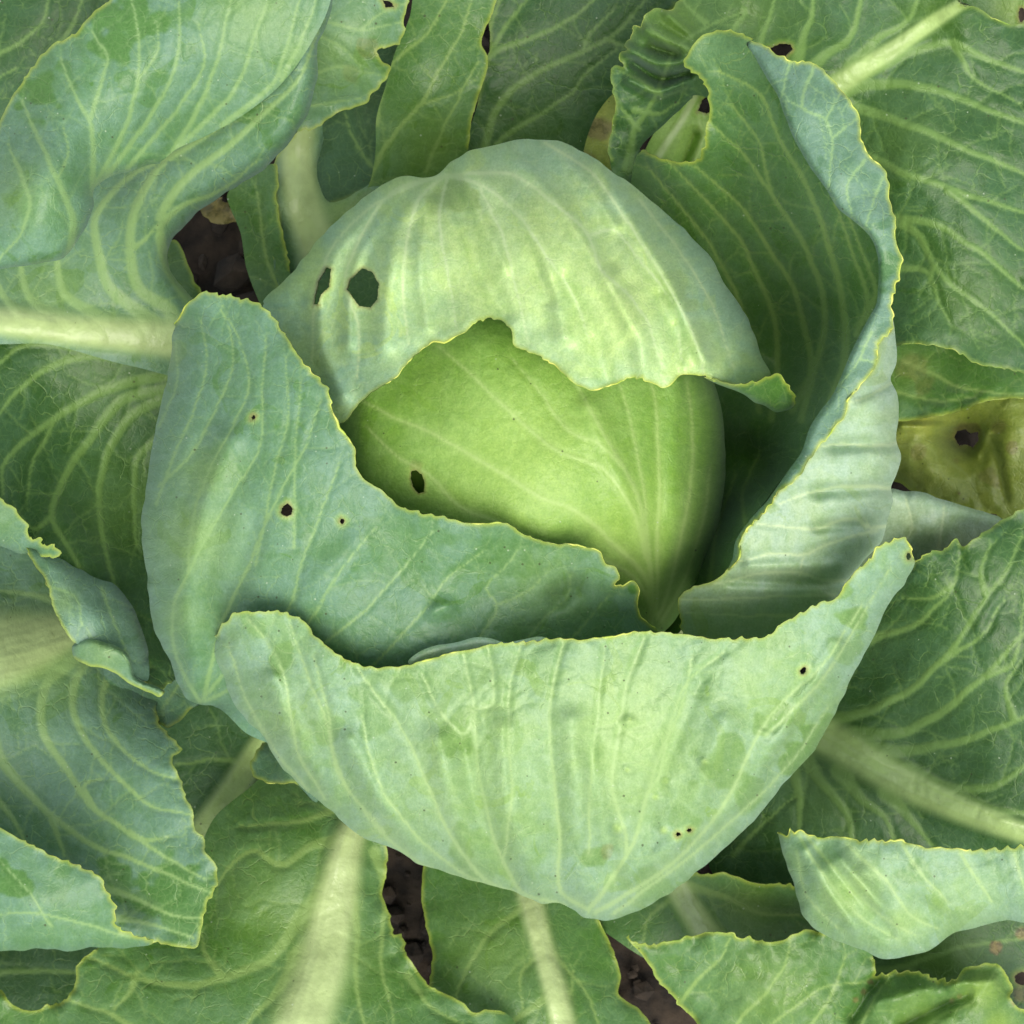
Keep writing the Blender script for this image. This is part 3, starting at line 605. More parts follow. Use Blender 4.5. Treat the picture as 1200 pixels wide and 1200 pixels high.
# ---- front wrapper seen from outside
W3TOP = [(253, 746), (262, 732), (276, 719), (300, 718), (311, 717), (337, 721), (356, 729), (371, 747), (394, 766), (420, 779), (470, 781), (511, 770), (537, 764), (590, 754), (612, 754), (642, 750), (676, 750), (710, 747), (744, 742), (800, 744), (844, 749), (866, 750), (881, 749), (900, 746), (915, 732), (930, 725), (960, 708), (981, 701), (990, 687), (1005, 669), (1020, 656), (1031, 642), (1046, 635), (1060, 631), (1067, 646), (1072, 657)]
leaf('front_wrapper_leaf', CAB, 'front', [('m', W3TOP), ('s', [(1061, 680), (1046, 702), (1030, 732), (1014, 766), (1002, 790), (990, 814), (975, 840), (958, 873), (930, 907), (900, 941), (874, 969), (825, 1014), (787, 1044), (750, 1064), (725, 1074), (710, 1077), (687, 1073), (672, 1065), (657, 1057), (635, 1056), (612, 1050), (575, 1038), (537, 1029), (511, 1019), (481, 1009), (451, 990), (425, 979), (395, 956), (372, 937), (350, 922), (333, 905), (317, 881), (304, 860), (285, 840), (270, 815), (256, 785)])],
     [(251, 746, .325), (276, 719, .335), (356, 729, .34), (420, 779, .342), (540, 764, .352), (650, 750, .357), (800, 744, .357), (900, 746, .355), (981, 701, .36), (1060, 631, .375), (1072, 657, .37), (1030, 732, .345), (960, 870, .305), (874, 969, .27), (750, 1065, .235), (660, 1057, .24), (511, 1019, .25), (395, 956, .255), (304, 860, .27), (258, 790, .29), (450, 850, .335), (600, 860, .347), (600, 950, .32), (750, 850, .350), (750, 950, .318), (850, 820, .350), (880, 880, .33), (370, 830, .33), (700, 1010, .285), (950, 780, .343), (1010, 700, .352), (480, 940, .315), (680, 800, .357), (820, 970, .29)],
     veins=[([(690, 1066), (662, 1050), (656, 975), (648, 900), (644, 844), (650, 795), (661, 755)], 4, 2), ([(660, 1060), (612, 1046), (590, 1009), (571, 952), (560, 900), (556, 832), (545, 770)], 4, 2), ([(620, 1052), (575, 1035), (522, 967), (496, 907), (474, 859), (447, 821), (421, 784)], 4, 2),
            ([(600, 1048), (549, 1027), (492, 982), (451, 930), (432, 881), (425, 840)], 3, 1.5), ([(560, 1036), (500, 1016), (417, 937), (395, 896), (384, 832), (369, 770)], 3.6, 1.8), ([(556, 840), (545, 859), (515, 832), (496, 791)], 2.6, 1.5),
            ([(690, 1066), (717, 1031), (744, 982), (759, 930), (777, 874), (796, 836), (812, 770)], 4.6, 2), ([(700, 1068), (750, 1039), (795, 1005), (844, 949), (874, 892), (892, 855), (919, 821), (960, 784), (1010, 710)], 4.2, 2),
            ([(735, 1000), (732, 975), (717, 919), (725, 862), (736, 795), (755, 750)], 3.6, 2), ([(759, 930), (772, 907), (787, 844), (806, 799), (847, 765)], 2.8, 1.6), ([(720, 1070), (780, 1025), (825, 990), (881, 940), (930, 890), (970, 830)], 3.4, 1.6),
            ([(360, 925), (330, 890), (319, 874), (285, 810), (268, 757)], 2.8, 1.6), ([(450, 975), (420, 940), (400, 915), (382, 844), (360, 790), (340, 730)], 2.6, 1.4), ([(380, 935), (349, 880), (341, 840), (335, 799), (312, 750), (290, 725)], 2.8, 1.5),
            ([(590, 1009), (600, 930), (596, 860), (600, 790), (610, 760)], 2.2, 1.3), ([(690, 1000), (692, 920), (700, 840), (708, 760)], 2.2, 1.3), ([(556, 832), (575, 826), (578, 790), (572, 760)], 2.2, 1.4), ([(900, 860), (960, 800), (1000, 740), (1040, 670)], 2.6, 1.4)],
     ridges=[([(x_, y_), (x_ + 2, y_ + 1)], .0012, 4.5) for x_, y_ in ((738, 843), (731, 846), (780, 915), (768, 934), (735, 902), (722, 972), (730, 968), (711, 1000), (778, 973), (826, 893), (893, 858))] + [([(630, 1040), (600, 960), (590, 860)], .004, 16), ([(680, 1040), (676, 950), (670, 850)], .004, 18), ([(555, 1015), (530, 940), (515, 870)], .004, 15), ([(480, 990), (440, 930), (410, 870)], .005, 15), ([(385, 930), (345, 870), (320, 800)], .005, 15),
             ([(720, 1030), (705, 950), (690, 880)], -.003, 12), ([(780, 1010), (820, 930), (850, 850)], .004, 18), ([(860, 960), (920, 860), (980, 760)], .004, 12), ([(840, 990), (900, 905), (955, 820)], -.003, 10), ([(700, 1045), (760, 1010), (850, 950)], .003, 12), ([(600, 1035), (560, 950), (545, 880)], -.003, 10), ([(760, 960), (790, 870), (820, 800)], -.003, 12)],
     holes=[ell(941, 786, 3.4, 5, .5, 7, seed=6), ell(795, 978, 3.5, 2.8, n=6, seed=7), ell(808, 973, 3.2, 2.8, n=6, seed=8), ell(1065, 652, 3, 4.5, n=6, seed=9)],
     roll=(48, .06), sp=2.5, tone=[(738, 843, 7, 0, 1), (780, 915, 7, 0, 1), (768, 934, 6, 0, 1), (735, 902, 6, 0, 1), (724, 970, 9, 0, 1), (711, 1000, 9, 1, .3), (826, 893, 6, 0, 1), (778, 973, 6, 0, 1), (1000, 730, 16, 2, .7), (935, 880, 12, 2, .9), (968, 845, 10, 2, 1), (945, 875, 8, 2, 1), (893, 850, 12, 2, .6), (880, 930, 20, 2, .5), (640, 770, 26, 2, .3), (330, 770, 16, 2, .6), (300, 735, 20, 2, .4), (990, 690, 12, 2, .6), (560, 1000, 30, 2, .35), (700, 1005, 14, 2, .6), (440, 830, 30, 2, .35), (760, 1040, 24, 2, .35), (560, 880, 130, 0, .5), (730, 860, 120, 0, .75), (880, 800, 80, 0, .4), (350, 840, 50, 0, .35), (540, 860, 26, 2, .7), (480, 800, 30, 2, .35), (915, 840, 14, 2, .8), (955, 860, 15, 2, 1), (925, 895, 12, 2, .9), (850, 900, 30, 2, .5), (388, 855, 20, 2, .4), (990, 760, 20, 2, .4), (800, 965, 18, 2, .3)],
     seed=41, vs=0.8, edge_r=.00034, halo=.34, bumpy=.003, quilt=.0028, bump_s=70, dens=1.1, label='large pale leaf in front of the head, seen from its outer side')
leaf('rim_curl', CAB, 'pale', [('s', [(478, 776), (492, 764), (512, 757), (535, 752), (556, 747), (575, 749), (592, 753), (612, 749), (640, 748)]), ('h', [(650, 758), (600, 768), (540, 778), (490, 784)])],
     [(478, 776, .342), (556, 747, .346), (640, 748, .352), (600, 768, .348), (490, 784, .337)], roll=(8, .006), sp=2.4, teeth=0, edge_r=0, dens=0, seed=42, split=False, bumpy=.001, label='blue inner rim of the front leaf showing above its edge')

# ---- right wrapper: dark inside, folded rim, pale outside
W4OUT = [(752, 178), (770, 184), (787, 189), (805, 191), (817, 189), (827, 172), (829, 150), (833, 131), (825, 94), (802, 71), (810, 56), (825, 41), (844, 36), (866, 40), (881, 47)]
CREASE = [(874, 53), (886, 70), (898, 90), (911, 110), (919, 135), (934, 169), (949, 195), (967, 221), (982, 244), (1001, 259), (1020, 277), (1029, 300), (1029, 337), (1026, 358), (1018, 372), (997, 414), (975, 462), (949, 500), (937, 534), (915, 564), (896, 590), (877, 612), (862, 635), (859, 655)]
W4 = leaf('right_wrapper_leaf', CAB, 'mid_leaf', [('m', W4OUT), ('h', [(x + (9 if 85 < y < 560 else 1), y - 3) for x, y in CREASE[:-1]] + [(860, 652), (851, 668), (838, 688), (815, 705), (790, 745), (740, 740), (730, 500), (735, 300), (738, 220)])],
     [(752, 178, .245), (787, 189, .26), (827, 172, .275), (833, 131, .29), (802, 71, .30), (844, 36, .315), (896, 92, .328), (934, 169, .330), (982, 244, .330), (1029, 300, .328), (1026, 358, .322), (874, 53, .325), (997, 414, .322), (975, 462, .318), (937, 534, .312), (896, 590, .305), (859, 655, .295), (850, 200, .25), (900, 250, .25), (870, 350, .18), (950, 350, .235), (990, 340, .285), (925, 440, .19), (880, 500, .2), (850, 600, .215), (820, 680, .21), (900, 550, .21), (760, 600, .11), (735, 300, .14), (790, 250, .2), (970, 410, .25), (800, 750, .19), (740, 740, .17), (838, 688, .24), (851, 668, .29)],
     veins=[([(975, 470), (988, 430), (991, 400), (985, 345), (968, 277), (945, 217), (911, 157), (892, 112), (844, 84)], 5, 2.2), ([(940, 490), (952, 440), (966, 385), (960, 330), (937, 277), (904, 225), (889, 165), (859, 125)], 4.6, 2), ([(904, 225), (874, 184), (832, 144)], 2.6, 1.6),
            ([(930, 480), (951, 431), (941, 379), (926, 330), (900, 289), (870, 244), (817, 197)], 4.4, 2), ([(905, 490), (911, 431), (907, 375), (892, 334), (870, 285), (832, 240), (787, 193)], 4, 2), ([(890, 480), (880, 400), (862, 345), (836, 292), (799, 244), (761, 198)], 3.6, 1.8),
            ([(1005, 390), (1016, 360), (997, 292), (979, 242)], 3.6, 1.8), ([(1016, 372), (1026, 345), (1012, 300), (994, 254)], 3.4, 1.8), ([(880, 640), (870, 580), (890, 530)], 3, 2), ([(830, 700), (840, 620), (860, 560)], 3, 2)],
     sp=2.7, seed=51, vs=1.2, bumpy=.002, quilt=.0018, tone=[(850, 70, 70, 3, .9), (900, 130, 40, 3, .5)], label='dark hollow leaf curling round the right of the head, its rim folded outward')
BM = [(876, 45), (881, 47), (902, 58), (915, 67), (934, 73), (952, 75), (967, 84), (982, 101), (997, 120), (1007, 139), (1009, 165), (1020, 184), (1039, 204), (1042, 232), (1048, 255), (1050, 285), (1055, 306), (1050, 326), (1044, 349), (1045, 372), (1044, 386), (1029, 402), (1026, 425), (1012, 446), (994, 470), (990, 485), (971, 509), (947, 537), (934, 560), (907, 582), (900, 594), (883, 612), (870, 627), (864, 654), (853, 668)]
leaf('folded_rim', W4, 'blue_rim', [('m', BM), ('s', CREASE[::-1])],
     [(881, 47, .329), (902, 58, .335), (967, 84, .346), (1009, 165, .350), (1042, 232, .352), (1055, 306, .352), (1045, 372, .356), (1026, 425, .357), (1012, 446, .357), (971, 509, .356), (907, 582, .350), (864, 654, .338), (896, 92, .341), (934, 169, .351), (982, 244, .354), (1029, 300, .356), (1026, 358, .358), (997, 414, .358), (975, 462, .356), (937, 534, .353), (896, 590, .347), (859, 655, .332), (950, 130, .356), (990, 200, .36), (1025, 255, .361), (845, 672, .33)],
     veins=[([(952, 80), (943, 127), (967, 139), (975, 161), (971, 215)], 2.4, 1.8), ([(975, 161), (1005, 139)], 2, 1.4), ([(1012, 188), (994, 217), (999, 252)], 2.2, 1.6), ([(1033, 210), (1016, 262)], 2, 1.5), ([(925, 72), (918, 110)], 2, 1.4), ([(967, 139), (985, 110)], 1.8, 1.2), ([(943, 127), (925, 118)], 1.8, 1.2),
            ([(1020, 390), (1008, 420), (985, 450)], 1.8, 1.2), ([(1008, 420), (1024, 424)], 1.6, 1)],
     roll=(9, .008), sp=2.4, seed=52, edge_r=.00034, bumpy=.002, quilt=.001, dens=.7, split=False, tone=[(1035, 320, 26, 2, .9)], label='narrow blue-grey rim of the leaf folded back along its yellow margin')
leaf('pale_outer_side', W4, 'pale', [('m', BM[19:] + [(836, 682), (814, 689), (795, 701)]), ('m', [(797, 720), (800, 740)]), ('h', [(815, 790), (880, 800), (940, 775), (985, 720)]), ('s', [(992, 683), (1012, 657), (1035, 631), (1040, 612), (1046, 585), (1044, 570), (1050, 556), (1056, 534), (1050, 515), (1053, 490), (1051, 462), (1043, 443), (1050, 425), (1050, 405)])],
     [(1044, 386, .353), (1012, 446, .354), (971, 509, .352), (907, 582, .346), (864, 654, .334), (795, 701, .305), (1050, 425, .335), (1053, 490, .325), (1056, 534, .32), (1046, 585, .315), (1035, 631, .305), (992, 683, .30), (940, 775, .25), (815, 790, .24), (1030, 480, .345), (1000, 560, .343), (940, 620, .338), (900, 690, .32), (860, 720, .295), (960, 680, .315), (1015, 600, .328)],
     veins=[([(1050, 520), (1020, 523), (990, 521), (956, 523)], 3.2, 1.8), ([(1045, 572), (1020, 570), (960, 575), (915, 590)], 3.2, 1.8), ([(1038, 616), (1020, 618), (1005, 609), (956, 620), (889, 614)], 3.4, 1.8), ([(1025, 622), (990, 631), (941, 650), (900, 650), (866, 658)], 3, 1.6),
            ([(1000, 680), (965, 680), (937, 672), (900, 672), (840, 684)], 3.2, 1.6), ([(975, 697), (919, 699), (862, 702), (799, 703)], 3, 1.6), ([(1050, 445), (1030, 458), (994, 474)], 3, 1.6), ([(941, 650), (938, 672)], 2, 1.4), ([(960, 720), (880, 722), (805, 718)], 2.6, 1.4), ([(1020, 618), (1008, 600)], 1.8, 1)],
     ridges=[([(1052, 445), (1010, 462)], -.003, 7), ([(1054, 518), (980, 522)], -.004, 8), ([(1048, 571), (960, 576)], -.004, 8), ([(1042, 615), (960, 618)], -.003, 7), ([(990, 685), (860, 680)], -.003, 7), ([(980, 662), (880, 664)], .002, 7)],
     roll=(30, .045), sp=2.5, seed=53, vs=0.85, edge_r=.00034, bumpy=.002, quilt=.0012, dens=.5, label='pale outer side of the right leaf, bulging between its veins')

# ---- outer leaves, left
L1 = leaf('left_outer_leaf', CAB, 'blue_leaf', [('h', [(-40, 300), (30, 285), (90, 235), (120, 200), (200, 160), (290, 70), (370, -30)]), ('s', [(390, -25), (388, 4), (375, 49), (371, 94), (362, 131), (345, 161), (311, 195), (270, 225), (236, 244), (214, 266), (199, 292), (202, 319), (214, 337), (225, 349)]), ('h', [(250, 385), (260, 440), (150, 428), (60, 404), (-40, 394)])],
     [(-40, 300, .13), (90, 235, .15), (130, 215, .17), (200, 160, .21), (290, 70, .24), (388, 4, .265), (345, 161, .245), (270, 225, .215), (214, 266, .185), (202, 319, .15), (225, 349, .13), (250, 400, .115), (200, 402, .125), (0, 378, .15), (100, 390, .14), (-40, 394, .15), (150, 300, .155), (60, 330, .14), (170, 230, .195), (300, 140, .238)],
     ribs=[[(-50, 372, 18), (0, 376, 19), (100, 388, 21), (190, 396, 24), (260, 404, 25)]],
     veins=[([(205, 398), (200, 366), (161, 337), (152, 292), (156, 255), (187, 195), (225, 169), (281, 131), (319, 86)], 6.5, 2.2), ([(235, 400), (225, 356), (197, 315), (187, 262), (210, 217), (262, 176), (311, 131), (350, 94), (372, 40)], 6.5, 2.2),
            ([(195, 396), (165, 367), (127, 337), (114, 292), (112, 255), (131, 225), (161, 202), (195, 187)], 7, 3), ([(150, 392), (105, 364), (75, 345), (66, 307), (70, 270)], 7, 3.6), ([(110, 388), (71, 371), (34, 349), (24, 315), (26, 280)], 6.5, 3.6), ([(60, 384), (30, 370), (2, 345), (-10, 310)], 6, 3.6), ([(281, 131), (300, 110), (345, 70)], 2, 1.4), ([(187, 262), (215, 240), (260, 222), (300, 190)], 2.6, 1.3), ([(152, 292), (170, 280), (184, 262)], 2, 1.2)],
     roll=(26, .03), sp=2.7, seed=61, vs=1.45, teeth=0, edge_r=0, quilt=.0018, vein_h=.0012, bumpy=.002, tone=[(60, 350, 60, 0, .35)], label='big leaf left of the head with a thick pale midrib and a folded upper half')
leaf('folded_lobe', L1, 'wrapper', [('m', [(-40, 215), (-12, 175), (4, 131), (15, 112), (37, 82), (62, 54), (90, 39), (101, 22), (124, 4), (150, -30)]), ('h', [(260, -40)]), ('h', [(391, -30), (386, 6), (365, 50), (330, 98), (280, 138), (240, 160), (205, 176)]), ('s', [(187, 190), (155, 198), (128, 208), (112, 219), (109, 244), (97, 274), (75, 300), (37, 309), (0, 317), (-40, 326)])],
     [(4, 131, .25), (62, 54, .258), (124, 4, .268), (-40, 215, .25), (0, 317, .275), (75, 300, .275), (109, 244, .268), (128, 208, .254), (187, 190, .236), (205, 176, .228), (240, 160, .233), (330, 98, .252), (386, 6, .271), (60, 200, .30), (150, 100, .275), (250, 60, .272), (260, -40, .275), (-40, 326, .27), (30, 260, .297)],
     veins=[([(82, 296), (86, 262), (67, 210), (41, 154), (26, 118)], 5, 2.4), ([(109, 225), (105, 142), (81, 97), (72, 70)], 4, 1.8), ([(105, 142), (120, 94), (126, 71), (109, 37)], 3, 1.6), ([(113, 215), (142, 161), (161, 94), (163, 52), (154, 0)], 3.6, 1.8), ([(122, 211), (172, 142), (206, 75), (210, 0)], 3.4, 1.8),
            ([(150, 197), (210, 124), (240, 67), (232, 30)], 3, 1.6), ([(200, 181), (225, 142), (255, 67), (270, 0)], 3.6, 1.8), ([(210, 173), (277, 101), (300, 37), (315, -5)], 3.4, 1.8), ([(262, 146), (322, 94), (337, 49), (352, -5)], 3.6, 1.8), ([(22, 199), (35, 240), (26, 270), (0, 302)], 3, 1.8), ([(330, 92), (352, 50), (372, -5)], 3, 1.5), ([(22, 199), (10, 170)], 2.4, 1.4), ([(67, 210), (80, 180), (75, 150)], 2, 1.2), ([(161, 94), (185, 60), (186, 30)], 2, 1.2)],
     roll=(15, .016), sp=2.6, seed=62, vs=1.2, quilt=.0016, bumpy=.003, tone=[(45, 105, 28, 2, 1), (140, 25, 40, 2, .8), (185, 30, 18, 2, .8), (300, 20, 60, 0, .5), (80, 90, 14, 2, .5), (345, 60, 20, 0, .5), (20, 230, 40, 0, .3)], split=False, label='front lobe of the leaf folded over, with a yellow upper margin')
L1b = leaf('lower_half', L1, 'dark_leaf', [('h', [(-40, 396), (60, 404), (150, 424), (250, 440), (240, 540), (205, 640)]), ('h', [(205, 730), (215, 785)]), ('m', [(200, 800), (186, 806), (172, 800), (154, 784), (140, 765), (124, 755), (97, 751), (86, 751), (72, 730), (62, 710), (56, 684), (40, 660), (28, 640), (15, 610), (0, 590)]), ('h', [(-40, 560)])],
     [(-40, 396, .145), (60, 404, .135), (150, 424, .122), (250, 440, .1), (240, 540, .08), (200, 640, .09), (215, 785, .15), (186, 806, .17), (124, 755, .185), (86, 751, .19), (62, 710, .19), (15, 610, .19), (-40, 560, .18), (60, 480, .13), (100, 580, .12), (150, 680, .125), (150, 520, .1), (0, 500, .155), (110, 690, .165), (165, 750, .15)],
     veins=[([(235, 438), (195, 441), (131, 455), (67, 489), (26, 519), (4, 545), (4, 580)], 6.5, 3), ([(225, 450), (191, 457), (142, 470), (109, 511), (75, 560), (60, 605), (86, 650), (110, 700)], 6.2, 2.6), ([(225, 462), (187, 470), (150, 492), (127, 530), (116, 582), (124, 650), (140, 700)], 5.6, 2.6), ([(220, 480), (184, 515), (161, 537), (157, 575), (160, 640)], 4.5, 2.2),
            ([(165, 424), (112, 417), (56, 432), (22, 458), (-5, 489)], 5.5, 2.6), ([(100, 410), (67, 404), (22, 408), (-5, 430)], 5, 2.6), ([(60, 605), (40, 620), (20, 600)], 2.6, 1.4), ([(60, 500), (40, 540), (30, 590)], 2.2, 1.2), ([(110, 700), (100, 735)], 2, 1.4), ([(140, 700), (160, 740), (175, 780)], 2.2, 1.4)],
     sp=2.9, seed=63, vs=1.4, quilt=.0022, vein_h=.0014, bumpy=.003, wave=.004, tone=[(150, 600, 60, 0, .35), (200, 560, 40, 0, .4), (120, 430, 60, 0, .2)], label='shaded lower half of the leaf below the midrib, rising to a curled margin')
leaf('folded_margin', L1b, 'blue_rim', [('m', [(30, 638), (40, 660), (56, 684), (62, 710), (72, 732), (86, 752)]), ('h', [(120, 762), (155, 790), (172, 798)]), ('s', [(174, 770), (164, 735), (150, 705), (128, 682), (96, 668), (66, 652)])],
     [(30, 638, .205), (62, 710, .205), (86, 752, .203), (172, 798, .18), (164, 735, .165), (150, 705, .165), (96, 668, .175), (66, 652, .19), (110, 720, .2)], veins=[([(66, 690), (90, 700), (96, 730)], 2.2, 1.5), ([(120, 690), (135, 730), (150, 770)], 2.2, 1.4)], roll=(14, .01), sp=2.5, seed=66, teeth=.5, dens=.7, split=False, bumpy=.002, tone=[(75, 705, 18, 0, .4)], label='blue-grey margin of the lower half turned up')
leaf('margin_curl', L1b, 'blue_leaf', [('s', [(86, 756), (97, 750), (110, 749), (124, 753), (138, 758), (150, 768), (154, 780), (157, 792), (167, 799), (180, 803)]), ('m', [(193, 811), (187, 816), (176, 812), (165, 807), (150, 800), (136, 789), (124, 784), (101, 779), (88, 772)])],
     [(86, 756, .2), (124, 753, .207), (154, 780, .2), (193, 811, .19), (150, 800, .19), (101, 779, .198), (120, 768, .207)], roll=(8, .008), sp=2.2, seed=64, teeth=.4, dens=.4, split=False, bumpy=.001, tone=[(120, 768, 30, 0, .4)], label='small pale roll of the leaf margin')
leaf('margin_flap', L1b, 'blue_leaf', [('m', [(-40, 560), (-15, 572), (0, 583), (10, 592), (20, 603), (30, 618), (34, 633), (46, 632), (50, 640), (60, 640), (70, 651), (58, 653), (38, 648)]), ('s', [(20, 645), (0, 637), (-40, 625)])],
     [(-40, 560, .21), (30, 618, .215), (70, 651, .2), (0, 637, .2), (-40, 625, .2), (0, 610, .216)], roll=(12, .012), sp=2.2, seed=65, teeth=1.2, dens=.5, split=False, bumpy=.001, tone=[(0, 600, 30, 0, .3)], label='ragged pale flap at the left edge of the picture')
L3 = leaf('lower_left_leaf', CAB, 'blue_leaf', [('h', [(-220, 640), (60, 640), (150, 700), (205, 790), (190, 812)]), ('m', [(182, 832), (184, 846), (196, 862), (213, 880), (203, 887), (210, 911), (218, 935), (225, 949), (227, 971), (238, 982), (240, 996), (251, 1012), (252, 1042), (241, 1057), (236, 1087), (232, 1108), (210, 1109), (187, 1104), (161, 1099)]), ('h', [(120, 1080), (40, 1060), (-220, 1060)])],
     [(-40, 630, .05), (60, 640, .04), (150, 700, .05), (205, 790, .08), (182, 832, .13), (213, 880, .16), (227, 971, .18), (251, 1012, .185), (232, 1108, .17), (161, 1099, .16), (-40, 1050, .15), (-220, 640, .08), (-220, 1060, .13), (-120, 800, .15), (0, 760, .12), (90, 735, .09), (60, 900, .145), (130, 960, .165), (100, 830, .13), (0, 680, .06), (40, 1060, .15)],
     ribs=[[(-50, 768, 58), (0, 760, 50), (50, 748, 34), (90, 735, 22), (150, 718, 14)]], rib_h=.004,
     veins=[([(110, 750), (86, 774), (54, 802), (51, 862), (75, 896), (109, 945), (150, 975), (202, 1009), (240, 1030)], 6, 2), ([(125, 750), (95, 784), (84, 825), (97, 862), (135, 907), (180, 945), (230, 956)], 5, 1.8), ([(150, 760), (124, 800), (120, 840), (142, 877), (180, 904), (205, 912)], 4, 1.6),
            ([(-10, 870), (0, 889), (34, 930), (60, 956), (109, 990), (161, 1009), (202, 1027), (244, 1045)], 5, 2), ([(60, 956), (75, 1001)], 3, 1.8), ([(124, 1042), (161, 1054), (202, 1072), (236, 1076)], 2.8, 1.5), ([(135, 1076), (180, 1084), (225, 1098)], 2.6, 1.4), ([(-10, 930), (15, 960), (30, 985)], 3, 1.8), ([(20, 790), (0, 800), (-30, 830)], 6, 4), ([(90, 715), (50, 700), (-10, 690)], 4, 3), ([(150, 975), (170, 985), (200, 980)], 2, 1.3), ([(109, 945), (100, 920), (120, 912)], 1.8, 1.2)],
     sp=2.8, seed=71, vs=1.3, quilt=.002, bumpy=.003, vein_h=.001, tone=[(200, 1050, 50, 2, .8), (130, 1025, 26, 2, .7), (40, 760, 50, 0, .9), (60, 800, 40, 0, .3)], label='blue-green leaf at the lower left with a broad yellow midrib and toothed margin')
leaf('folded_tip', L3, 'wrapper', [('m', [(-200, 930), (-40, 950), (-15, 960), (0, 969), (37, 992), (67, 1005), (94, 1016), (116, 1029), (124, 1046), (134, 1065), (135, 1086), (150, 1095), (178, 1105)]), ('s', [(161, 1109), (112, 1111), (56, 1113), (0, 1115), (-40, 1116), (-200, 1112)])],
     [(-200, 930, .2), (-200, 1112, .18), (-40, 950, .22), (37, 992, .222), (116, 1029, .22), (135, 1086, .205), (178, 1105, .188), (112, 1111, .2), (0, 1115, .2), (-40, 1116, .2), (30, 1060, .228)], veins=[([(150, 1098), (90, 1080), (20, 1070), (-30, 1075)], 2.2, 1.4), ([(60, 1085), (30, 1040), (0, 1010)], 2, 1.2)],
     roll=(16, .018), sp=2.6, seed=72, edge_r=.00034, dens=.5, split=False, bumpy=.002, tone=[(15, 1030, 20, 2, .9), (75, 1010, 18, 2, .4)], label='pale tip of the leaf folded up along a yellow margin')
# small leaves low between
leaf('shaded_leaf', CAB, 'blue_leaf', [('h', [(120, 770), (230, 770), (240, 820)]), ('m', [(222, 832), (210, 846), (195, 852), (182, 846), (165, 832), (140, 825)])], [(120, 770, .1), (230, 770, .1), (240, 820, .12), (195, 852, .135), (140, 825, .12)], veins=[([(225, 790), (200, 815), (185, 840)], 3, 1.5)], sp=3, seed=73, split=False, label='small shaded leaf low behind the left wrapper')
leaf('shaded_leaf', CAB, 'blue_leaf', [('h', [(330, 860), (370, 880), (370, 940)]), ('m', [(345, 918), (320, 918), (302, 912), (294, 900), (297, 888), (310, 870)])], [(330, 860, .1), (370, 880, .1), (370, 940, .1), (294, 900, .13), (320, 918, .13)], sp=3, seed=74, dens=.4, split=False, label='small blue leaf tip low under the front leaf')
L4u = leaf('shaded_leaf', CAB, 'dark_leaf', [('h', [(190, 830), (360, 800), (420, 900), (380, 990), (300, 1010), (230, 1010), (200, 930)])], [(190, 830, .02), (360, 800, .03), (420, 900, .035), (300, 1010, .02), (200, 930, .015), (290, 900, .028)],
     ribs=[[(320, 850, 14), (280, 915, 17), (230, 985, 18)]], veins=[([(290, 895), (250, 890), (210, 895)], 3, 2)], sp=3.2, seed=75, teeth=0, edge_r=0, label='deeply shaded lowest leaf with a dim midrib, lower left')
# ---- bottom leaves
LB1 = leaf('bottom_leaf', CAB, 'mid_leaf', [('h', [(225, 1060), (236, 990), (250, 960), (290, 925), (330, 895), (400, 920), (453, 975)]), ('m', [(453, 994), (451, 1027), (447, 1046), (455, 1072), (461, 1095), (470, 1099), (474, 1117), (485, 1132), (500, 1153), (515, 1162), (545, 1177), (554, 1187), (572, 1184), (590, 1186)]), ('h', [(620, 1240), (300, 1280), (-220, 1330), (-220, 1110), (-60, 1130), (-20, 1148)]), ('m', [(0, 1160), (11, 1174), (26, 1183), (64, 1177), (79, 1170), (88, 1155), (92, 1129), (112, 1113)]), ('h', [(150, 1080)])],
     [(225, 1060, .08), (330, 895, .05), (453, 975, .07), (451, 1027, .075), (485, 1132, .1), (545, 1177, .11), (620, 1240, .12), (380, 1100, .1), (350, 1240, .13), (200, 1150, .11), (112, 1113, .1), (26, 1183, .1), (-40, 1240, .11), (-220, 1330, .12), (-220, 1110, .10), (300, 980, .085), (410, 980, .085), (280, 1060, .1)],
     ribs=[[(440, 930, 17), (415, 970, 19), (395, 1050, 28), (378, 1125, 34), (355, 1200, 38), (345, 1260, 40)]],
     veins=[([(380, 1050), (356, 1069), (319, 1121), (262, 1146), (217, 1155), (157, 1144), (112, 1125)], 7, 3), ([(400, 985), (367, 990), (325, 1014), (300, 997), (275, 1010), (255, 1035)], 4.5, 2), ([(262, 1146), (240, 1117), (236, 1095)], 3, 1.8), ([(350, 1120), (326, 1159), (290, 1200)], 6, 3.5), ([(200, 1230), (120, 1185), (80, 1172)], 4, 2),
            ([(408, 1040), (418, 1087), (417, 1144), (429, 1210)], 4, 2.2), ([(440, 1000), (450, 1042), (447, 1125), (462, 1200)], 3.4, 1.8), ([(400, 945), (360, 960), (330, 965), (285, 968)], 3, 1.8), ([(160, 1144), (150, 1165), (135, 1180)], 2.4, 1.4), ([(480, 1145), (500, 1175), (540, 1200)], 2.4, 1.4)],
     sp=2.8, seed=81, vs=1.35, quilt=.0018, bumpy=.003, wave=.003, rib_h=.009, tone=[(310, 1060, 60, 0, .3), (470, 1150, 40, 2, .4), (420, 1130, 40, 0, .3)], label='large leaf at the bottom left with a very broad pale midrib')
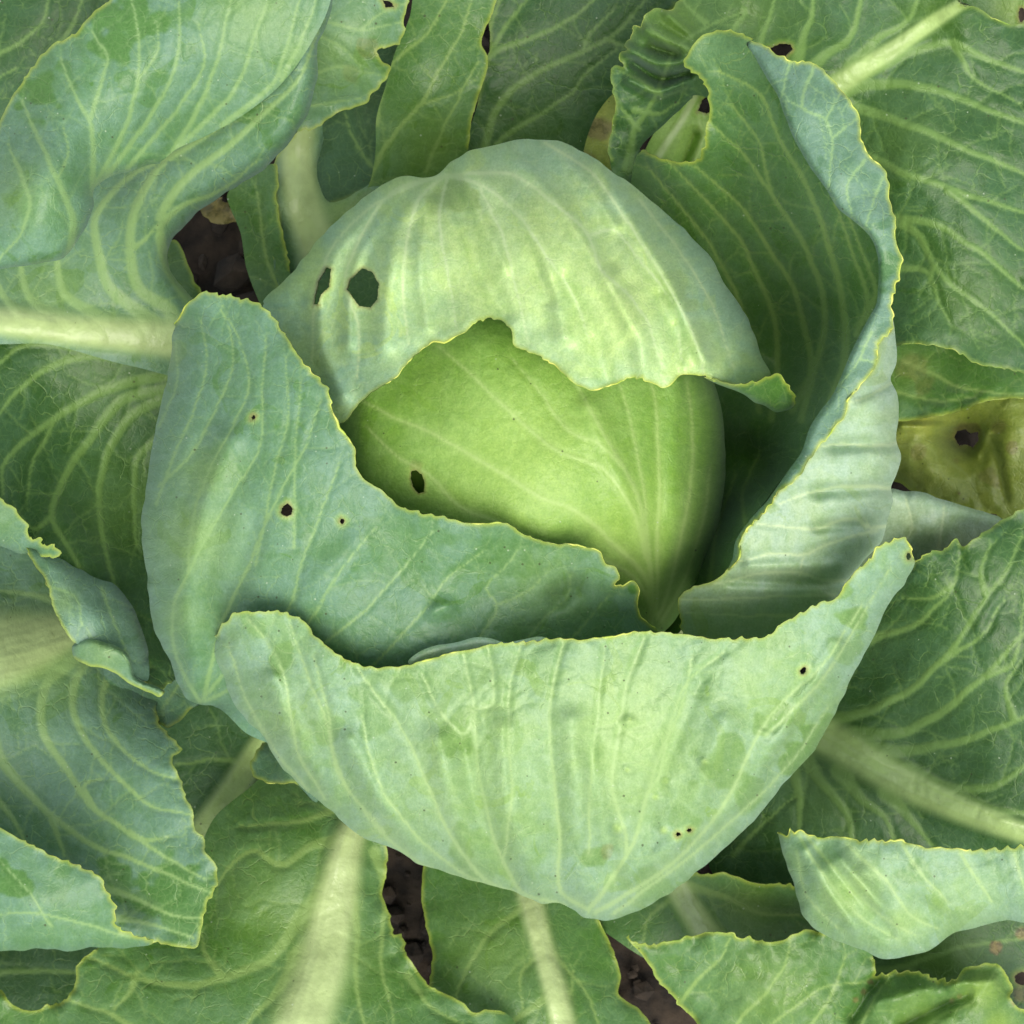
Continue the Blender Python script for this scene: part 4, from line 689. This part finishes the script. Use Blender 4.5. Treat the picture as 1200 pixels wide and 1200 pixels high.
LB2 = leaf('bottom_leaf', CAB, 'mid_leaf', [('h', [(500, 990), (600, 1010), (695, 1040)]), ('m', [(702, 1078), (712, 1100), (727, 1144), (725, 1166), (747, 1181), (770, 1210), (790, 1240)]), ('h', [(490, 1250)]), ('m', [(500, 1170), (505, 1147), (507, 1117), (500, 1087), (494, 1050), (496, 1016)])],
     [(500, 990, .04), (695, 1040, .05), (790, 1240, .07), (490, 1250, .07), (620, 1050, .06), (650, 1180, .09), (510, 1130, .07), (725, 1150, .06), (560, 1120, .08)],
     ribs=[[(608, 1000, 15), (622, 1055, 16), (636, 1110, 15), (652, 1165, 16), (668, 1250, 18)]], veins=[([(625, 1090), (660, 1130), (690, 1170), (705, 1210)], 3.4, 1.8), ([(640, 1170), (600, 1200), (570, 1240)], 4, 2), ([(615, 1060), (570, 1100), (540, 1150), (530, 1190)], 3.2, 1.8), ([(640, 1110), (612, 1140), (612, 1180)], 2.6, 1.6), ([(655, 1180), (670, 1160), (672, 1140)], 3, 1.5)],
     sp=2.9, seed=82, quilt=.0016, bumpy=.003, teeth=.5, tone=[(580, 1120, 60, 0, .35), (700, 1110, 50, 2, .4)], edge_r=.0003, label='leaf at the bottom centre with a straight pale midrib, half in shade')
LB3 = leaf('bottom_leaf', CAB, 'mid_leaf', [('h', [(700, 1085), (730, 1010), (790, 990)]), ('m', [(800, 1024), (814, 1024), (830, 1026), (847, 1022), (862, 1027), (880, 1034), (900, 1036), (930, 1039)]), ('h', [(970, 1060), (960, 1120), (860, 1130), (760, 1125), (720, 1100)])],
     [(700, 1085, .05), (730, 1010, .05), (814, 1024, .1), (862, 1027, .11), (930, 1039, .11), (970, 1060, .1), (960, 1120, .08), (720, 1100, .06), (860, 1075, .085), (800, 1060, .08)],
     ribs=[[(780, 1015, 15), (798, 1048, 16), (825, 1090, 18), (850, 1130, 19)]], veins=[([(812, 1040), (850, 1052), (890, 1070), (935, 1072)], 4, 2), ([(790, 1050), (758, 1080), (752, 1110)], 2.6, 1.6), ([(808, 1060), (835, 1085), (875, 1105)], 3, 1.8)], sp=2.8, seed=83, tone=[(880, 1060, 30, 0, .5)], label='small leaf at the lower right with a short pale midrib')
# ---- right
L7 = leaf('right_outer_leaf', CAB, 'dark_leaf', [('m', [(1240, 588), (1200, 597), (1180, 607), (1160, 620), (1142, 632), (1128, 640), (1121, 632), (1110, 645), (1095, 648), (1080, 654), (1068, 664)]), ('h', [(1030, 690), (985, 780), (930, 880), (860, 960), (830, 1010), (850, 1045), (960, 1050), (1100, 1050), (1240, 1050)])],
     [(1240, 588, .18), (1160, 620, .18), (1068, 664, .17), (1030, 690, .14), (985, 780, .10), (930, 880, .08), (860, 960, .05), (850, 1045, .05), (960, 1050, .07), (1100, 1050, .09), (1240, 1050, .11), (1100, 800, .15), (1200, 800, .17), (1069, 919, .115), (1200, 979, .13), (1150, 700, .18), (990, 890, .105), (940, 960, .075)],
     ribs=[[(930, 840, 24), (964, 860, 24), (1012, 889, 23), (1069, 921, 21), (1125, 947, 18), (1200, 976, 14), (1250, 992, 12)]],
     veins=[([(960, 842), (985, 841), (1020, 832), (1069, 806), (1106, 772), (1140, 725), (1155, 699), (1181, 669), (1196, 630)], 5.5, 2.4), ([(1000, 862), (1030, 861), (1061, 857), (1110, 829), (1155, 791), (1192, 750), (1225, 710)], 6.5, 4), ([(1015, 876), (1050, 880), (1099, 874), (1155, 859), (1200, 840), (1240, 820)], 7, 4.5), ([(1065, 905), (1106, 921), (1155, 924), (1200, 900), (1240, 880)], 7, 4), ([(1105, 922), (1140, 940), (1170, 950), (1240, 951)], 6.5, 4),
            ([(940, 880), (955, 905), (975, 930), (994, 956), (997, 985), (1000, 1040)], 6, 4), ([(985, 905), (1012, 937), (1039, 960), (1050, 1000)], 6, 4), ([(1040, 930), (1065, 956), (1092, 990)], 6, 4), ([(930, 905), (937, 930), (935, 985)], 4, 3), ([(1020, 748), (1072, 732), (1117, 684), (1125, 655)], 3.4, 1.8), ([(1155, 699), (1150, 670), (1160, 640)], 2.8, 1.5), ([(1155, 791), (1185, 780), (1195, 750), (1200, 700)], 2.6, 1.4), ([(1106, 772), (1150, 745), (1175, 705)], 2.2, 1.4), ([(1187, 842), (1180, 800), (1200, 770)], 2.8, 1.6), ([(1117, 684), (1095, 700), (1060, 700)], 2.4, 1.3), ([(860, 1000), (900, 960), (930, 935)], 2, 1.5)],
     sp=2.8, seed=91, vs=1.2, quilt=.0024, vein_h=.0014, bumpy=.003, bump_s=60, rib_h=.009, wave=.004, tone=[(1160, 650, 50, 2, .5), (1100, 700, 30, 2, .4), (960, 940, 60, 0, .2)], label='dark leaf spreading to the right with a thick pale midrib and raised veins')
leaf('folded_leaf', CAB, 'front', [('m', [(911, 975), (922, 980), (926, 970), (931, 978), (937, 974), (948, 980), (958, 982), (978, 981), (1007, 986), (1037, 987), (1060, 987), (1083, 993), (1112, 994), (1142, 999), (1171, 996), (1209, 994), (1240, 995)]), ('h', [(1245, 1040)]), ('s', [(1240, 1078), (1200, 1081), (1180, 1078), (1160, 1083), (1142, 1090), (1112, 1098), (1101, 1104), (1083, 1116), (1054, 1123), (1031, 1122), (1013, 1114), (990, 1107), (967, 1098), (949, 1087), (937, 1066), (929, 1031), (917, 999)])],
     [(911, 975, .235), (978, 981, .25), (1060, 987, .255), (1171, 996, .255), (1240, 995, .255), (1240, 1078, .22), (1142, 1090, .22), (1054, 1123, .215), (967, 1098, .215), (929, 1031, .225), (1000, 1050, .25), (1100, 1050, .25), (1200, 1040, .25), (960, 1020, .248)],
     veins=[([(995, 990), (1013, 1008), (1037, 1031), (1072, 1075), (1098, 1087)], 3, 1.8), ([(1060, 992), (1082, 1027), (1110, 1056)], 2.8, 1.6), ([(1127, 1002), (1145, 1030), (1160, 1055)], 2.8, 1.6), ([(938, 980), (955, 1010), (985, 1050), (1010, 1075), (1050, 1100)], 3, 1.6), ([(950, 985), (980, 1020), (1030, 1070), (1070, 1095)], 2.6, 1.4), ([(935, 1000), (945, 1050), (980, 1085)], 2.6, 1.4), ([(1190, 1000), (1200, 1040)], 2.4, 1.4)],
     ridges=[([(945, 1000), (975, 1050), (1000, 1085)], .004, 10), ([(965, 1000), (1005, 1050), (1040, 1090)], -.003, 9), ([(985, 1010), (1030, 1060)], .004, 10), ([(1080, 1060), (1120, 1085)], -.002, 10)],
     roll=(26, .028), sp=2.4, seed=92, edge_r=.00034, halo=.34, quilt=.0018, bumpy=.003, bump_s=40, teeth=1.2, tone=[(1000, 1040, 40, 0, .7), (1060, 1080, 30, 0, .5), (1130, 1050, 40, 0, .35), (1075, 1015, 20, 2, .3)], label='pale folded leaf at the right, its yellow margin uppermost')
# ---- top right
L8 = leaf('top_right_leaf', CAB, 'dark_leaf', [('m', [(802, -8), (794, 3), (788, 11), (783, 12), (771, 10), (758, 17), (753, 25), (752, 31), (744, 32), (742, 42), (736, 48), (735, 58), (729, 61), (729, 71), (730, 79), (721, 77), (717, 83), (719, 104), (722, 125), (718, 146), (715, 187)]), ('h', [(728, 222), (745, 218)]), ('s', [(752, 176), (775, 150), (796, 127), (812, 112)]), ('h', [(840, 120), (870, 200), (940, 300), (1000, 410), (1042, 412)]), ('m', [(1052, 405), (1095, 405), (1125, 412), (1147, 427), (1174, 431), (1200, 437), (1240, 448)]), ('h', [(1245, 200)]), ('m', [(1240, 40), (1200, 29), (1185, 28), (1162, 22), (1144, 9), (1125, 6)]), ('h', [(1120, -35), (950, -40), (820, -35)])],
     [(802, -8, .23), (744, 32, .235), (720, 90, .225), (718, 146, .215), (728, 222, .19), (752, 176, .2), (796, 127, .205), (800, 60, .24), (840, 120, .19), (900, 30, .215), (960, 125, .15), (870, 200, .12), (1100, 20, .185), (1200, 29, .18), (1125, 6, .195), (1050, 200, .17), (1200, 200, .175), (1052, 405, .155), (1200, 437, .15), (1125, 340, .17), (940, 300, .08), (950, -40, .21), (1245, 100, .18), (1000, 410, .12)],
     ribs=[[(940, 135, 16), (985, 98, 15), (1040, 62, 12), (1090, 28, 10), (1130, 2, 8), (1170, -25, 7)]],
     veins=[([(940, 90), (960, 71), (997, 41), (1009, 0), (1012, -30)], 5.5, 4), ([(932, 80), (940, 50), (950, 20), (954, -20)], 4.6, 3.6), ([(880, 80), (892, 49), (907, 0)], 3.6, 2.2), ([(1000, 75), (1030, 45), (1065, 22), (1080, -10)], 5, 3), ([(975, 112), (994, 105), (1035, 98), (1080, 101), (1125, 116), (1200, 144), (1240, 155)], 6.5, 3.4), ([(985, 98), (1020, 84), (1069, 60), (1117, 51), (1147, 64), (1200, 84), (1240, 90)], 6.5, 3.2),
            ([(960, 125), (997, 126), (1057, 143), (1125, 172), (1200, 203), (1240, 220)], 6, 3.6), ([(960, 160), (1020, 184), (1069, 206), (1125, 225), (1200, 249), (1240, 260)], 5.5, 3.2), ([(1110, 222), (1145, 250), (1175, 275), (1210, 300)], 3.2, 2), ([(1030, 258), (1057, 258), (1087, 260), (1144, 292), (1200, 337), (1240, 360)], 4.6, 2.4), ([(1050, 258), (1080, 280), (1094, 311), (1125, 341), (1170, 375), (1200, 405)], 3.8, 2), ([(1050, 314), (1088, 320), (1100, 355), (1115, 380)], 2.8, 1.6), ([(1094, 311), (1088, 330)], 2, 1.5),
            ([(735, 195), (745, 150), (770, 110), (790, 60), (830, 30), (870, 15)], 3.4, 2), ([(770, 110), (750, 95), (730, 85)], 2.2, 1.4), ([(745, 150), (730, 130)], 2.2, 1.4), ([(745, 130), (775, 133), (795, 120)], 2.2, 1.2), ([(790, 60), (770, 40), (758, 25)], 2.2, 1.4), ([(830, 30), (812, 15), (800, 0)], 2.2, 1.4), ([(870, 15), (855, 50), (865, 70)], 2.4, 1.4), ([(800, 55), (820, 75)], 2, 1.3), ([(1117, 51), (1140, 90), (1195, 120)], 2.4, 1.5)],
     ridges=[([(740, 60), (770, 75), (800, 72)], .005, 8), ([(745, 75), (775, 92), (805, 86)], -.006, 6), ([(740, 95), (770, 108), (800, 98)], .004, 7), ([(760, 35), (790, 50), (815, 60)], .004, 8), ([(765, 55), (790, 64)], -.004, 6), ([(785, 20), (810, 40)], .003, 7)],
     holes=[[(903, 56), (915, 51), (926, 52), (930, 58), (922, 66), (912, 67), (906, 63)]],
     roll=(10, .006), sp=2.7, seed=101, vs=1.25, quilt=.0024, vein_h=.0014, bumpy=.0035, bump_s=60, wave=.003, teeth=1.2, rib_h=.006, tone=[(790, 30, 50, 0, .75), (870, 10, 60, 0, .4), (830, 60, 50, 0, .3), (1090, 15, 40, 0, .4), (775, 88, 24, 2, .9), (1130, 350, 60, 0, .25), (1050, 170, 50, 0, .25)], label='large dark leaf at the top right with strong pale veins and a crinkled left lobe')
leaf('yellow_leaf_base', CAB, 'heart', [('h', [(728, 240), (742, 212), (760, 168), (790, 120), (812, 95), (845, 90), (850, 160), (850, 215), (790, 220)])],
     [(728, 240, .13), (790, 120, .17), (845, 90, .16), (850, 215, .13), (770, 200, .155), (810, 150, .165), (790, 220, .14)], ribs=[[(752, 218, 6), (775, 178, 5), (800, 140, 5), (815, 112, 4)]], veins=[([(810, 190), (822, 160), (818, 130)], 3, 2)],
     holes=[[(818, 130), (823, 117), (833, 110), (842, 118), (840, 128), (828, 133)]], ridges=[([(800, 190), (812, 160)], -.005, 7)], sp=2.6, seed=102, teeth=0, edge_r=0, tone=[(800, 170, 60, 0, 1)], dens=.3, label='yellow-green leaf base showing through the notch of the right leaf')
leaf('right_lower_leaf', CAB, 'mid_leaf', [('h', [(1020, 385), (1240, 385), (1240, 465)]), ('m', [(1200, 466), (1150, 471), (1130, 480), (1090, 488), (1052, 493)]), ('h', [(1010, 480)])], [(1020, 385, .09), (1240, 385, .1), (1240, 465, .11), (1130, 480, .12), (1052, 493, .11), (1100, 440, .105)],
     veins=[([(1060, 425), (1090, 437), (1120, 452), (1160, 460), (1210, 463)], 3, 1.8), ([(1050, 460), (1100, 470), (1140, 466)], 2.4, 1.4)], sp=2.8, seed=103, tone=[(1072, 432, 20, 1, .25), (1070, 435, 26, 0, .5), (1150, 455, 60, 2, .4)], edge_r=.0002, teeth=.5, label='grey-green leaf at the right edge below the large dark leaf')
leaf('sick_leaf', CAB, 'sick', [('h', [(1030, 470), (1100, 455), (1240, 440)]), ('h', [(1245, 620), (1180, 615)]), ('m', [(1167, 603), (1137, 596), (1106, 587), (1075, 577), (1046, 562)]), ('h', [(1020, 550)])],
     [(1040, 470, .09), (1117, 465, .09), (1179, 481, .1), (1240, 440, .08), (1245, 620, .08), (1137, 596, .08), (1046, 562, .07), (1130, 514, .055), (1100, 545, .095), (1180, 540, .1), (1160, 520, .09), (1090, 520, .09)],
     veins=[([(1050, 525), (1080, 522), (1095, 530), (1100, 560)], 2.6, 1.6), ([(1152, 505), (1170, 540), (1180, 590)], 3, 2), ([(1140, 530), (1148, 520), (1154, 508)], 2.6, 2), ([(1110, 540), (1135, 560), (1150, 590)], 2.2, 1.4)], ridges=[([(1122, 512), (1138, 518)], -.006, 12), ([(1146, 530), (1156, 508)], .003, 5), ([(1165, 520), (1175, 580)], -.002, 8), ([(1060, 500), (1110, 500)], .003, 6)],
     holes=[[(1118, 512), (1122, 505), (1131, 503), (1138, 508), (1146, 506), (1147, 516), (1140, 524), (1131, 521), (1124, 522)]], tone=[(1120, 540, 110, 0, .55), (1132, 513, 15, 1, .6), (1142, 505, 9, 1, .6), (1078, 530, 8, 1, .35), (1120, 540, 5, 1, .4), (1170, 500, 8, 1, .4), (1187, 523, 8, 1, .5), (1166, 560, 14, 1, .35), (1080, 497, 26, 0, .9), (1200, 500, 30, 0, .3), (1124, 578, 4, 1, 1), (1150, 580, 22, 0, .6), (1060, 515, 24, 0, .5)], sp=2.4, seed=104, wave=.002, dens=1.3, crinkle=.001, bumpy=.003, bump_s=40, label='yellowing leaf with a brown rotten hollow at the right edge')
leaf('right_pale_leaf', CAB, 'pale', [('h', [(1020, 600)]), ('s', [(1044, 574), (1060, 576), (1075, 577), (1106, 586), (1137, 595), (1170, 605)]), ('h', [(1190, 625), (1130, 690), (1040, 700), (1000, 660)])], [(1020, 600, .14), (1075, 577, .15), (1170, 605, .14), (1130, 690, .1), (1000, 660, .1), (1090, 620, .15)],
     veins=[([(1050, 650), (1068, 620), (1062, 585)], 2.6, 1.6), ([(1100, 640), (1105, 610), (1106, 590)], 2.6, 1.5)], roll=(14, .012), sp=2.5, seed=105, teeth=0, edge_r=0, split=False, tone=[(1060, 610, 20, 0, .5), (1065, 625, 10, 2, .5)], label='pale outer side of a low leaf between the front leaf and the yellowing leaf')
# ---- top
leaf('top_leaf', CAB, 'dark_leaf', [('h', [(530, 240), (548, 160)]), ('m', [(560, 120), (568, 82), (575, 50), (572, 20), (580, -30)]), ('h', [(700, -40), (805, -35)]), ('m', [(792, 5), (775, 22), (745, 60), (730, 95), (716, 125), (700, 170)]), ('h', [(690, 230), (600, 250)])],
     [(530, 240, .05), (568, 82, .09), (580, -30, .1), (805, -35, .12), (745, 60, .1), (700, 170, .07), (690, 230, .05), (640, 100, .085)],
     veins=[([(560, 220), (571, 160), (582, 127), (627, 86), (684, 60), (712, 45), (740, 20), (765, -10)], 5.5, 3), ([(560, 90), (571, 68), (624, 43), (669, 22), (700, -5)], 4.5, 2.4), ([(566, 70), (580, 50), (600, 20), (625, -10)], 3.6, 2), ([(560, 200), (590, 161), (630, 135), (669, 109), (687, 86), (720, 60)], 3.4, 1.8), ([(684, 60), (690, 40), (700, 30), (720, 10)], 2.6, 1.6), ([(712, 45), (740, 55), (760, 30)], 2.6, 1.6), ([(575, 30), (585, 0), (595, -20)], 2.8, 1.8)],
     sp=3, seed=111, vs=1.2, teeth=.6, edge_r=.0002, tone=[(720, 60, 60, 2, .5), (640, 170, 60, 0, .2)], label='dark leaf at the top centre behind the head')
leaf('top_leaf', CAB, 'mid_leaf', [('h', [(425, 250), (436, 205), (440, 176)]), ('h', [(441, 139), (452, 100), (462, 64), (480, 20), (490, -30)]), ('m', [(585, -30), (577, 15), (567, 37), (564, 49), (571, 67), (571, 79), (561, 109), (552, 142), (549, 172)]), ('h', [(530, 240), (450, 260)])],
     [(425, 250, .08), (440, 139, .12), (490, -30, .14), (585, -30, .14), (571, 70, .13), (549, 172, .11), (530, 240, .08), (500, 100, .14)],
     veins=[([(425, 235), (440, 195), (462, 157), (492, 124), (515, 82), (537, 45), (556, -10)], 4, 2), ([(442, 145), (444, 125), (459, 75), (500, 41), (526, -5)], 3.6, 1.8), ([(500, 200), (520, 150), (540, 110), (560, 75)], 2.6, 1.5), ([(492, 124), (530, 110), (555, 95)], 2, 1.3)],
     sp=2.8, seed=112, teeth=.4, edge_r=.0002, tone=[(510, 180, 50, 0, .4)], label='upright green leaf behind the head, left of the dark top leaf')
leaf('top_leaf', CAB, 'dark_leaf', [('h', [(350, 110), (470, 30), (475, 160), (440, 215)]), ('m', [(421, 226), (406, 233), (390, 238)]), ('h', [(370, 240), (350, 180)])], [(350, 110, .06), (470, 30, .07), (440, 215, .07), (390, 238, .08), (350, 180, .06)], veins=[([(440, 200), (415, 165), (405, 130)], 2.6, 1.6)], sp=3, seed=113, edge_r=0, teeth=0, label='small dark leaf in the gap above the pale stem')
leaf('pale_stem_leaf', CAB, 'blue_leaf', [('m', [(322, 190), (330, 172), (345, 158)]), ('h', [(375, 130)]), ('s', [(378, 160), (374, 195), (377, 221), (387, 237), (406, 233), (425, 222), (440, 215)]), ('h', [(450, 240), (400, 320), (330, 340)]), ('m', [(320, 300), (326, 262), (322, 225)])],
     [(322, 190, .1), (375, 130, .11), (377, 221, .09), (425, 222, .09), (400, 320, .08), (330, 340, .08), (350, 230, .105)], ribs=[[(350, 150, 22), (348, 190, 23), (356, 240, 25), (372, 290, 26), (380, 330, 26)]], roll=(6, .003), sp=2.6, seed=114, rib_h=.006, teeth=.3, edge_r=0, tone=[(400, 250, 40, 0, .8), (370, 230, 40, 0, .5)], label='thick pale leaf stem rising at the upper left of the head')
leaf('strip_leaf', CAB, 'mid_leaf', [('h', [(266, 232), (300, 200)]), ('m', [(322, 193), (326, 204), (324, 232), (330, 270), (336, 300), (339, 315)]), ('h', [(345, 350), (310, 365), (300, 345), (289, 315), (281, 270), (270, 244)])], [(266, 232, .09), (322, 193, .11), (339, 315, .09), (310, 365, .07), (281, 270, .08), (310, 270, .105)], veins=[([(330, 350), (312, 300), (305, 250), (300, 215)], 3, 1.5)], sp=2.6, seed=115, tone=[(300, 258, 10, 2, .9)], label='narrow green leaf beside the soil gap left of the pale stem')
leaf('strip_leaf', CAB, 'mid_leaf', [('h', [(190, 290)]), ('m', [(205, 281), (213, 290), (220, 310), (228, 330), (236, 348)]), ('h', [(225, 370), (190, 350)])], [(190, 290, .06), (205, 281, .07), (236, 348, .06), (190, 350, .05), (225, 370, .05)], sp=3, seed=116, dens=0, split=False, edge_r=.0003, label='scrap of green leaf low beside the soil gap')
STK = leaf('withered_stem', CAB, 'sick', [('h', [(722, 108), (735, 150), (730, 220), (690, 230), (683, 185), (690, 155), (703, 128)])], [(722, 108, .12), (735, 150, .12), (690, 230, .09), (690, 155, .1), (710, 170, .12)], sp=2.6, seed=117, teeth=0, edge_r=0, dens=0, split=False, tone=[(712, 150, 50, 0, 1), (702, 150, 15, 1, .8), (690, 190, 10, 1, .5)], label='yellow withered leaf stem with a brown stain behind the head')

petiole(L1, 262, 404, .108, .010); petiole(L3, 165, 722, .05, .006); petiole(LB1, 436, 945, .05, .008); petiole(LB2, 612, 1012, .04, .007); petiole(LB3, 772, 1010, .05, .007)
petiole(L7, 925, 838, .078, .010); petiole(L8, 935, 140, .12, .007)
# ------------------------------------------------------------------ neighbouring plants, of which the frame shows leaves only
NA = empty('cabbage', at(430, -150, 0), 'neighbouring cabbage at the top edge, showing a pale leaf with a ragged bitten margin', 'cabbage', 'neighbouring cabbages cut off by the frame')
NA_ = leaf('ragged_leaf', None, 'wrapper', [('h', [(330, -40), (480, -50)]), ('m', [(478, -15), (476, 3), (474, 11), (472, 24), (474, 37), (466, 49), (457, 53), (447, 54), (442, 60), (446, 71), (452, 74), (457, 79), (451, 94), (434, 112), (431, 118), (415, 124), (399, 131), (380, 142), (366, 150), (350, 154)]), ('h', [(335, 150), (330, 50)])],
     [(330, -40, .2), (480, -50, .2), (474, 11, .19), (457, 79, .18), (399, 131, .165), (350, 154, .16), (330, 50, .19), (410, 50, .2)],
     veins=[([(360, 20), (400, 30), (425, 35), (465, 28)], 2.8, 1.6), ([(360, 90), (400, 78), (430, 85), (450, 90)], 2.6, 1.4), ([(370, 40), (400, 55), (420, 75)], 2.2, 1.3), ([(425, 35), (440, 20), (470, 5)], 2, 1.3), ([(360, 125), (390, 120), (420, 115)], 2.2, 1.2)], holes=[[(449, 0), (458, 2), (462, 8), (452, 9)]],
     sp=2.5, seed=121, teeth=1.6, tone=[(430, 55, 12, 1, .25), (410, 85, 12, 1, .15), (400, 60, 60, 0, .4)])
NB_ = leaf('corner_leaf', None, 'dark_leaf', [('h', [(-50, -50), (160, -50)]), ('m', [(140, -10), (118, 25), (80, 70), (30, 125), (-10, 160)]), ('h', [(-50, 190)])], [(-50, -50, .09), (160, -50, .1), (80, 70, .09), (-50, 190, .07), (40, 20, .1)], veins=[([(-20, 70), (30, 45), (50, 25), (60, -20)], 3.4, 1.8), ([(60, 60), (85, 30), (100, -20)], 3, 1.6), ([(-30, 120), (0, 90), (20, 80)], 2.6, 1.5)], sp=3, seed=122, edge_r=.0002)
NC_ = leaf('damaged_leaf', None, 'mid_leaf', [('m', [(735, 1098), (742, 1105), (750, 1107), (765, 1108), (784, 1104), (805, 1098), (825, 1094), (855, 1094), (866, 1101), (877, 1099), (890, 1103), (911, 1102), (930, 1096), (945, 1091), (965, 1095)]), ('h', [(1015, 1105)]), ('m', [(1024, 1125), (1026, 1144), (1040, 1142), (1050, 1140), (1076, 1142), (1100, 1150), (1112, 1152), (1125, 1144), (1135, 1136), (1144, 1132), (1159, 1129), (1172, 1133), (1180, 1142), (1186, 1155), (1183, 1170), (1190, 1180), (1240, 1195)]), ('h', [(1240, 1260), (850, 1260)]), ('m', [(828, 1220), (817, 1200), (799, 1177), (772, 1147), (750, 1117)])],
     [(735, 1098, .14), (825, 1094, .15), (911, 1102, .155), (1015, 1105, .14), (1026, 1144, .135), (1159, 1129, .15), (1240, 1195, .13), (1240, 1260, .12), (850, 1260, .1), (799, 1177, .12), (900, 1170, .15), (1060, 1190, .145), (1140, 1165, .16)],
     veins=[([(800, 1170), (820, 1145), (845, 1120), (855, 1098)], 3, 1.6), ([(850, 1230), (870, 1190), (900, 1160), (920, 1130), (925, 1105)], 3.4, 1.8), ([(920, 1250), (950, 1200), (975, 1165), (990, 1120)], 3.2, 1.8), ([(1000, 1240), (1010, 1200), (1030, 1160), (1045, 1145)], 3, 1.8), ([(1060, 1240), (1100, 1190), (1140, 1175), (1165, 1140)], 3.4, 1.8), ([(880, 1220), (930, 1180), (960, 1160), (1010, 1150)], 2.4, 1.4)],
     ridges=[([(1000, 1190), (1030, 1150)], -.004, 8), ([(1060, 1200), (1130, 1165)], -.005, 9), ([(1030, 1175), (1080, 1160)], .004, 12), ([(1120, 1155), (1160, 1150)], .005, 12)],
     tone=[(1012, 1162, 5, 1, .6), (1003, 1172, 5, 1, .6), (1020, 1150, 4, 1, .7), (1115, 1172, 6, 1, .4), (1125, 1168, 5, 1, .4), (1188, 1175, 4, 1, .6), (1150, 1160, 30, 0, .8), (1080, 1195, 40, 0, .5), (790, 1130, 14, 2, .6), (900, 1160, 60, 0, .3), (958, 1180, 16, 2, .7), (1170, 1200, 20, 0, .9), (1180, 1215, 14, 1, .5)], sp=2.5, seed=123, teeth=1.3, crinkle=.002, bumpy=.004, bump_s=40, wave=.004)
ND_ = leaf('spotted_leaf', None, 'dark_leaf', [('h', [(980, 1090), (1240, 1050), (1240, 1260), (1040, 1260), (990, 1160)])], [(980, 1090, .07), (1240, 1050, .08), (1240, 1260, .07), (1040, 1260, .06), (1120, 1120, .09)], ribs=[], veins=[([(1000, 1140), (1060, 1132), (1120, 1112), (1200, 1098), (1240, 1090)], 5, 3), ([(1060, 1132), (1090, 1150)], 2.6, 1.6)],
     holes=[ell(1197, 1147, 9, 8, seed=12)], tone=[(1167, 1109, 7, 1, .9), (1196, 1092, 8, 1, .7), (1195, 1165, 10, 1, .5), (1100, 1120, 60, 0, .5)], sp=2.8, seed=124, teeth=0, edge_r=0)
NE_ = leaf('corner_leaf', None, 'mid_leaf', [('h', [(1100, -45), (1245, -45), (1245, 60), (1180, 55), (1100, 30)])], [(1100, -45, .12), (1245, -45, .12), (1245, 60, .11), (1100, 30, .1)], veins=[([(1180, 40), (1190, 10), (1200, -30)], 2.6, 1.5)], holes=[ell(1197, 17, 4, 9, seed=13)], sp=3, seed=125, teeth=0, edge_r=0, tone=[(1190, 10, 30, 0, .8)])
NF_ = leaf('corner_leaf', None, 'dark_leaf', [('h', [(-50, 1080), (150, 1070), (170, 1150), (130, 1240), (-50, 1240)])], [(-50, 1080, .008), (150, 1070, .012), (130, 1240, .012), (-50, 1240, .01)], veins=[([(-30, 1142), (40, 1138), (120, 1140)], 5, 3.5)], sp=3.2, seed=126, teeth=0, edge_r=0)
for o, lab, g in ((NB_, 'dark neighbouring cabbage leaf filling the top left corner', 'x'), (NC_, 'damaged neighbouring cabbage leaf with brown cracks at the bottom right', 'x'), (ND_, 'dark spotted cabbage leaf with a pale vein behind the damaged one at the bottom right', 'x'),
                  (NE_, 'small light cabbage leaf with a hole in the top right corner', 'x'), (NF_, 'shaded cabbage leaf seen through the gap in the bottom left corner', 'x')):
    o['label'] = lab; o['category'] = 'cabbage leaf'; o['group'] = 'leaves of neighbouring cabbages'; o.name = 'cabbage_leaf'
bpy.data.objects.remove(NA); NA_['label'] = 'pale ragged cabbage leaf with a bitten margin hanging in from the top edge'; NA_['category'] = 'cabbage leaf'; NA_['group'] = 'leaves of neighbouring cabbages'; NA_.name = 'cabbage_leaf'
DL = leaf('dead_leaf', None, 'sick', [('m', ell(254, 246, 19, 13, .3, seed=19, n=8, jit=.35))], [(234, 246, .03), (274, 246, .032), (254, 230, .036), (254, 262, .03)], sp=2.4, seed=127, teeth=1.5, edge_r=0, dens=0, split=False, crinkle=.004, tone=[(254, 250, 60, 1, .85)])
DL['label'] = 'withered brown scrap of leaf lying on the soil at the upper left'; DL['category'] = 'dead leaf'
print('triangles', STATS[0], 'objects', len(bpy.data.objects))
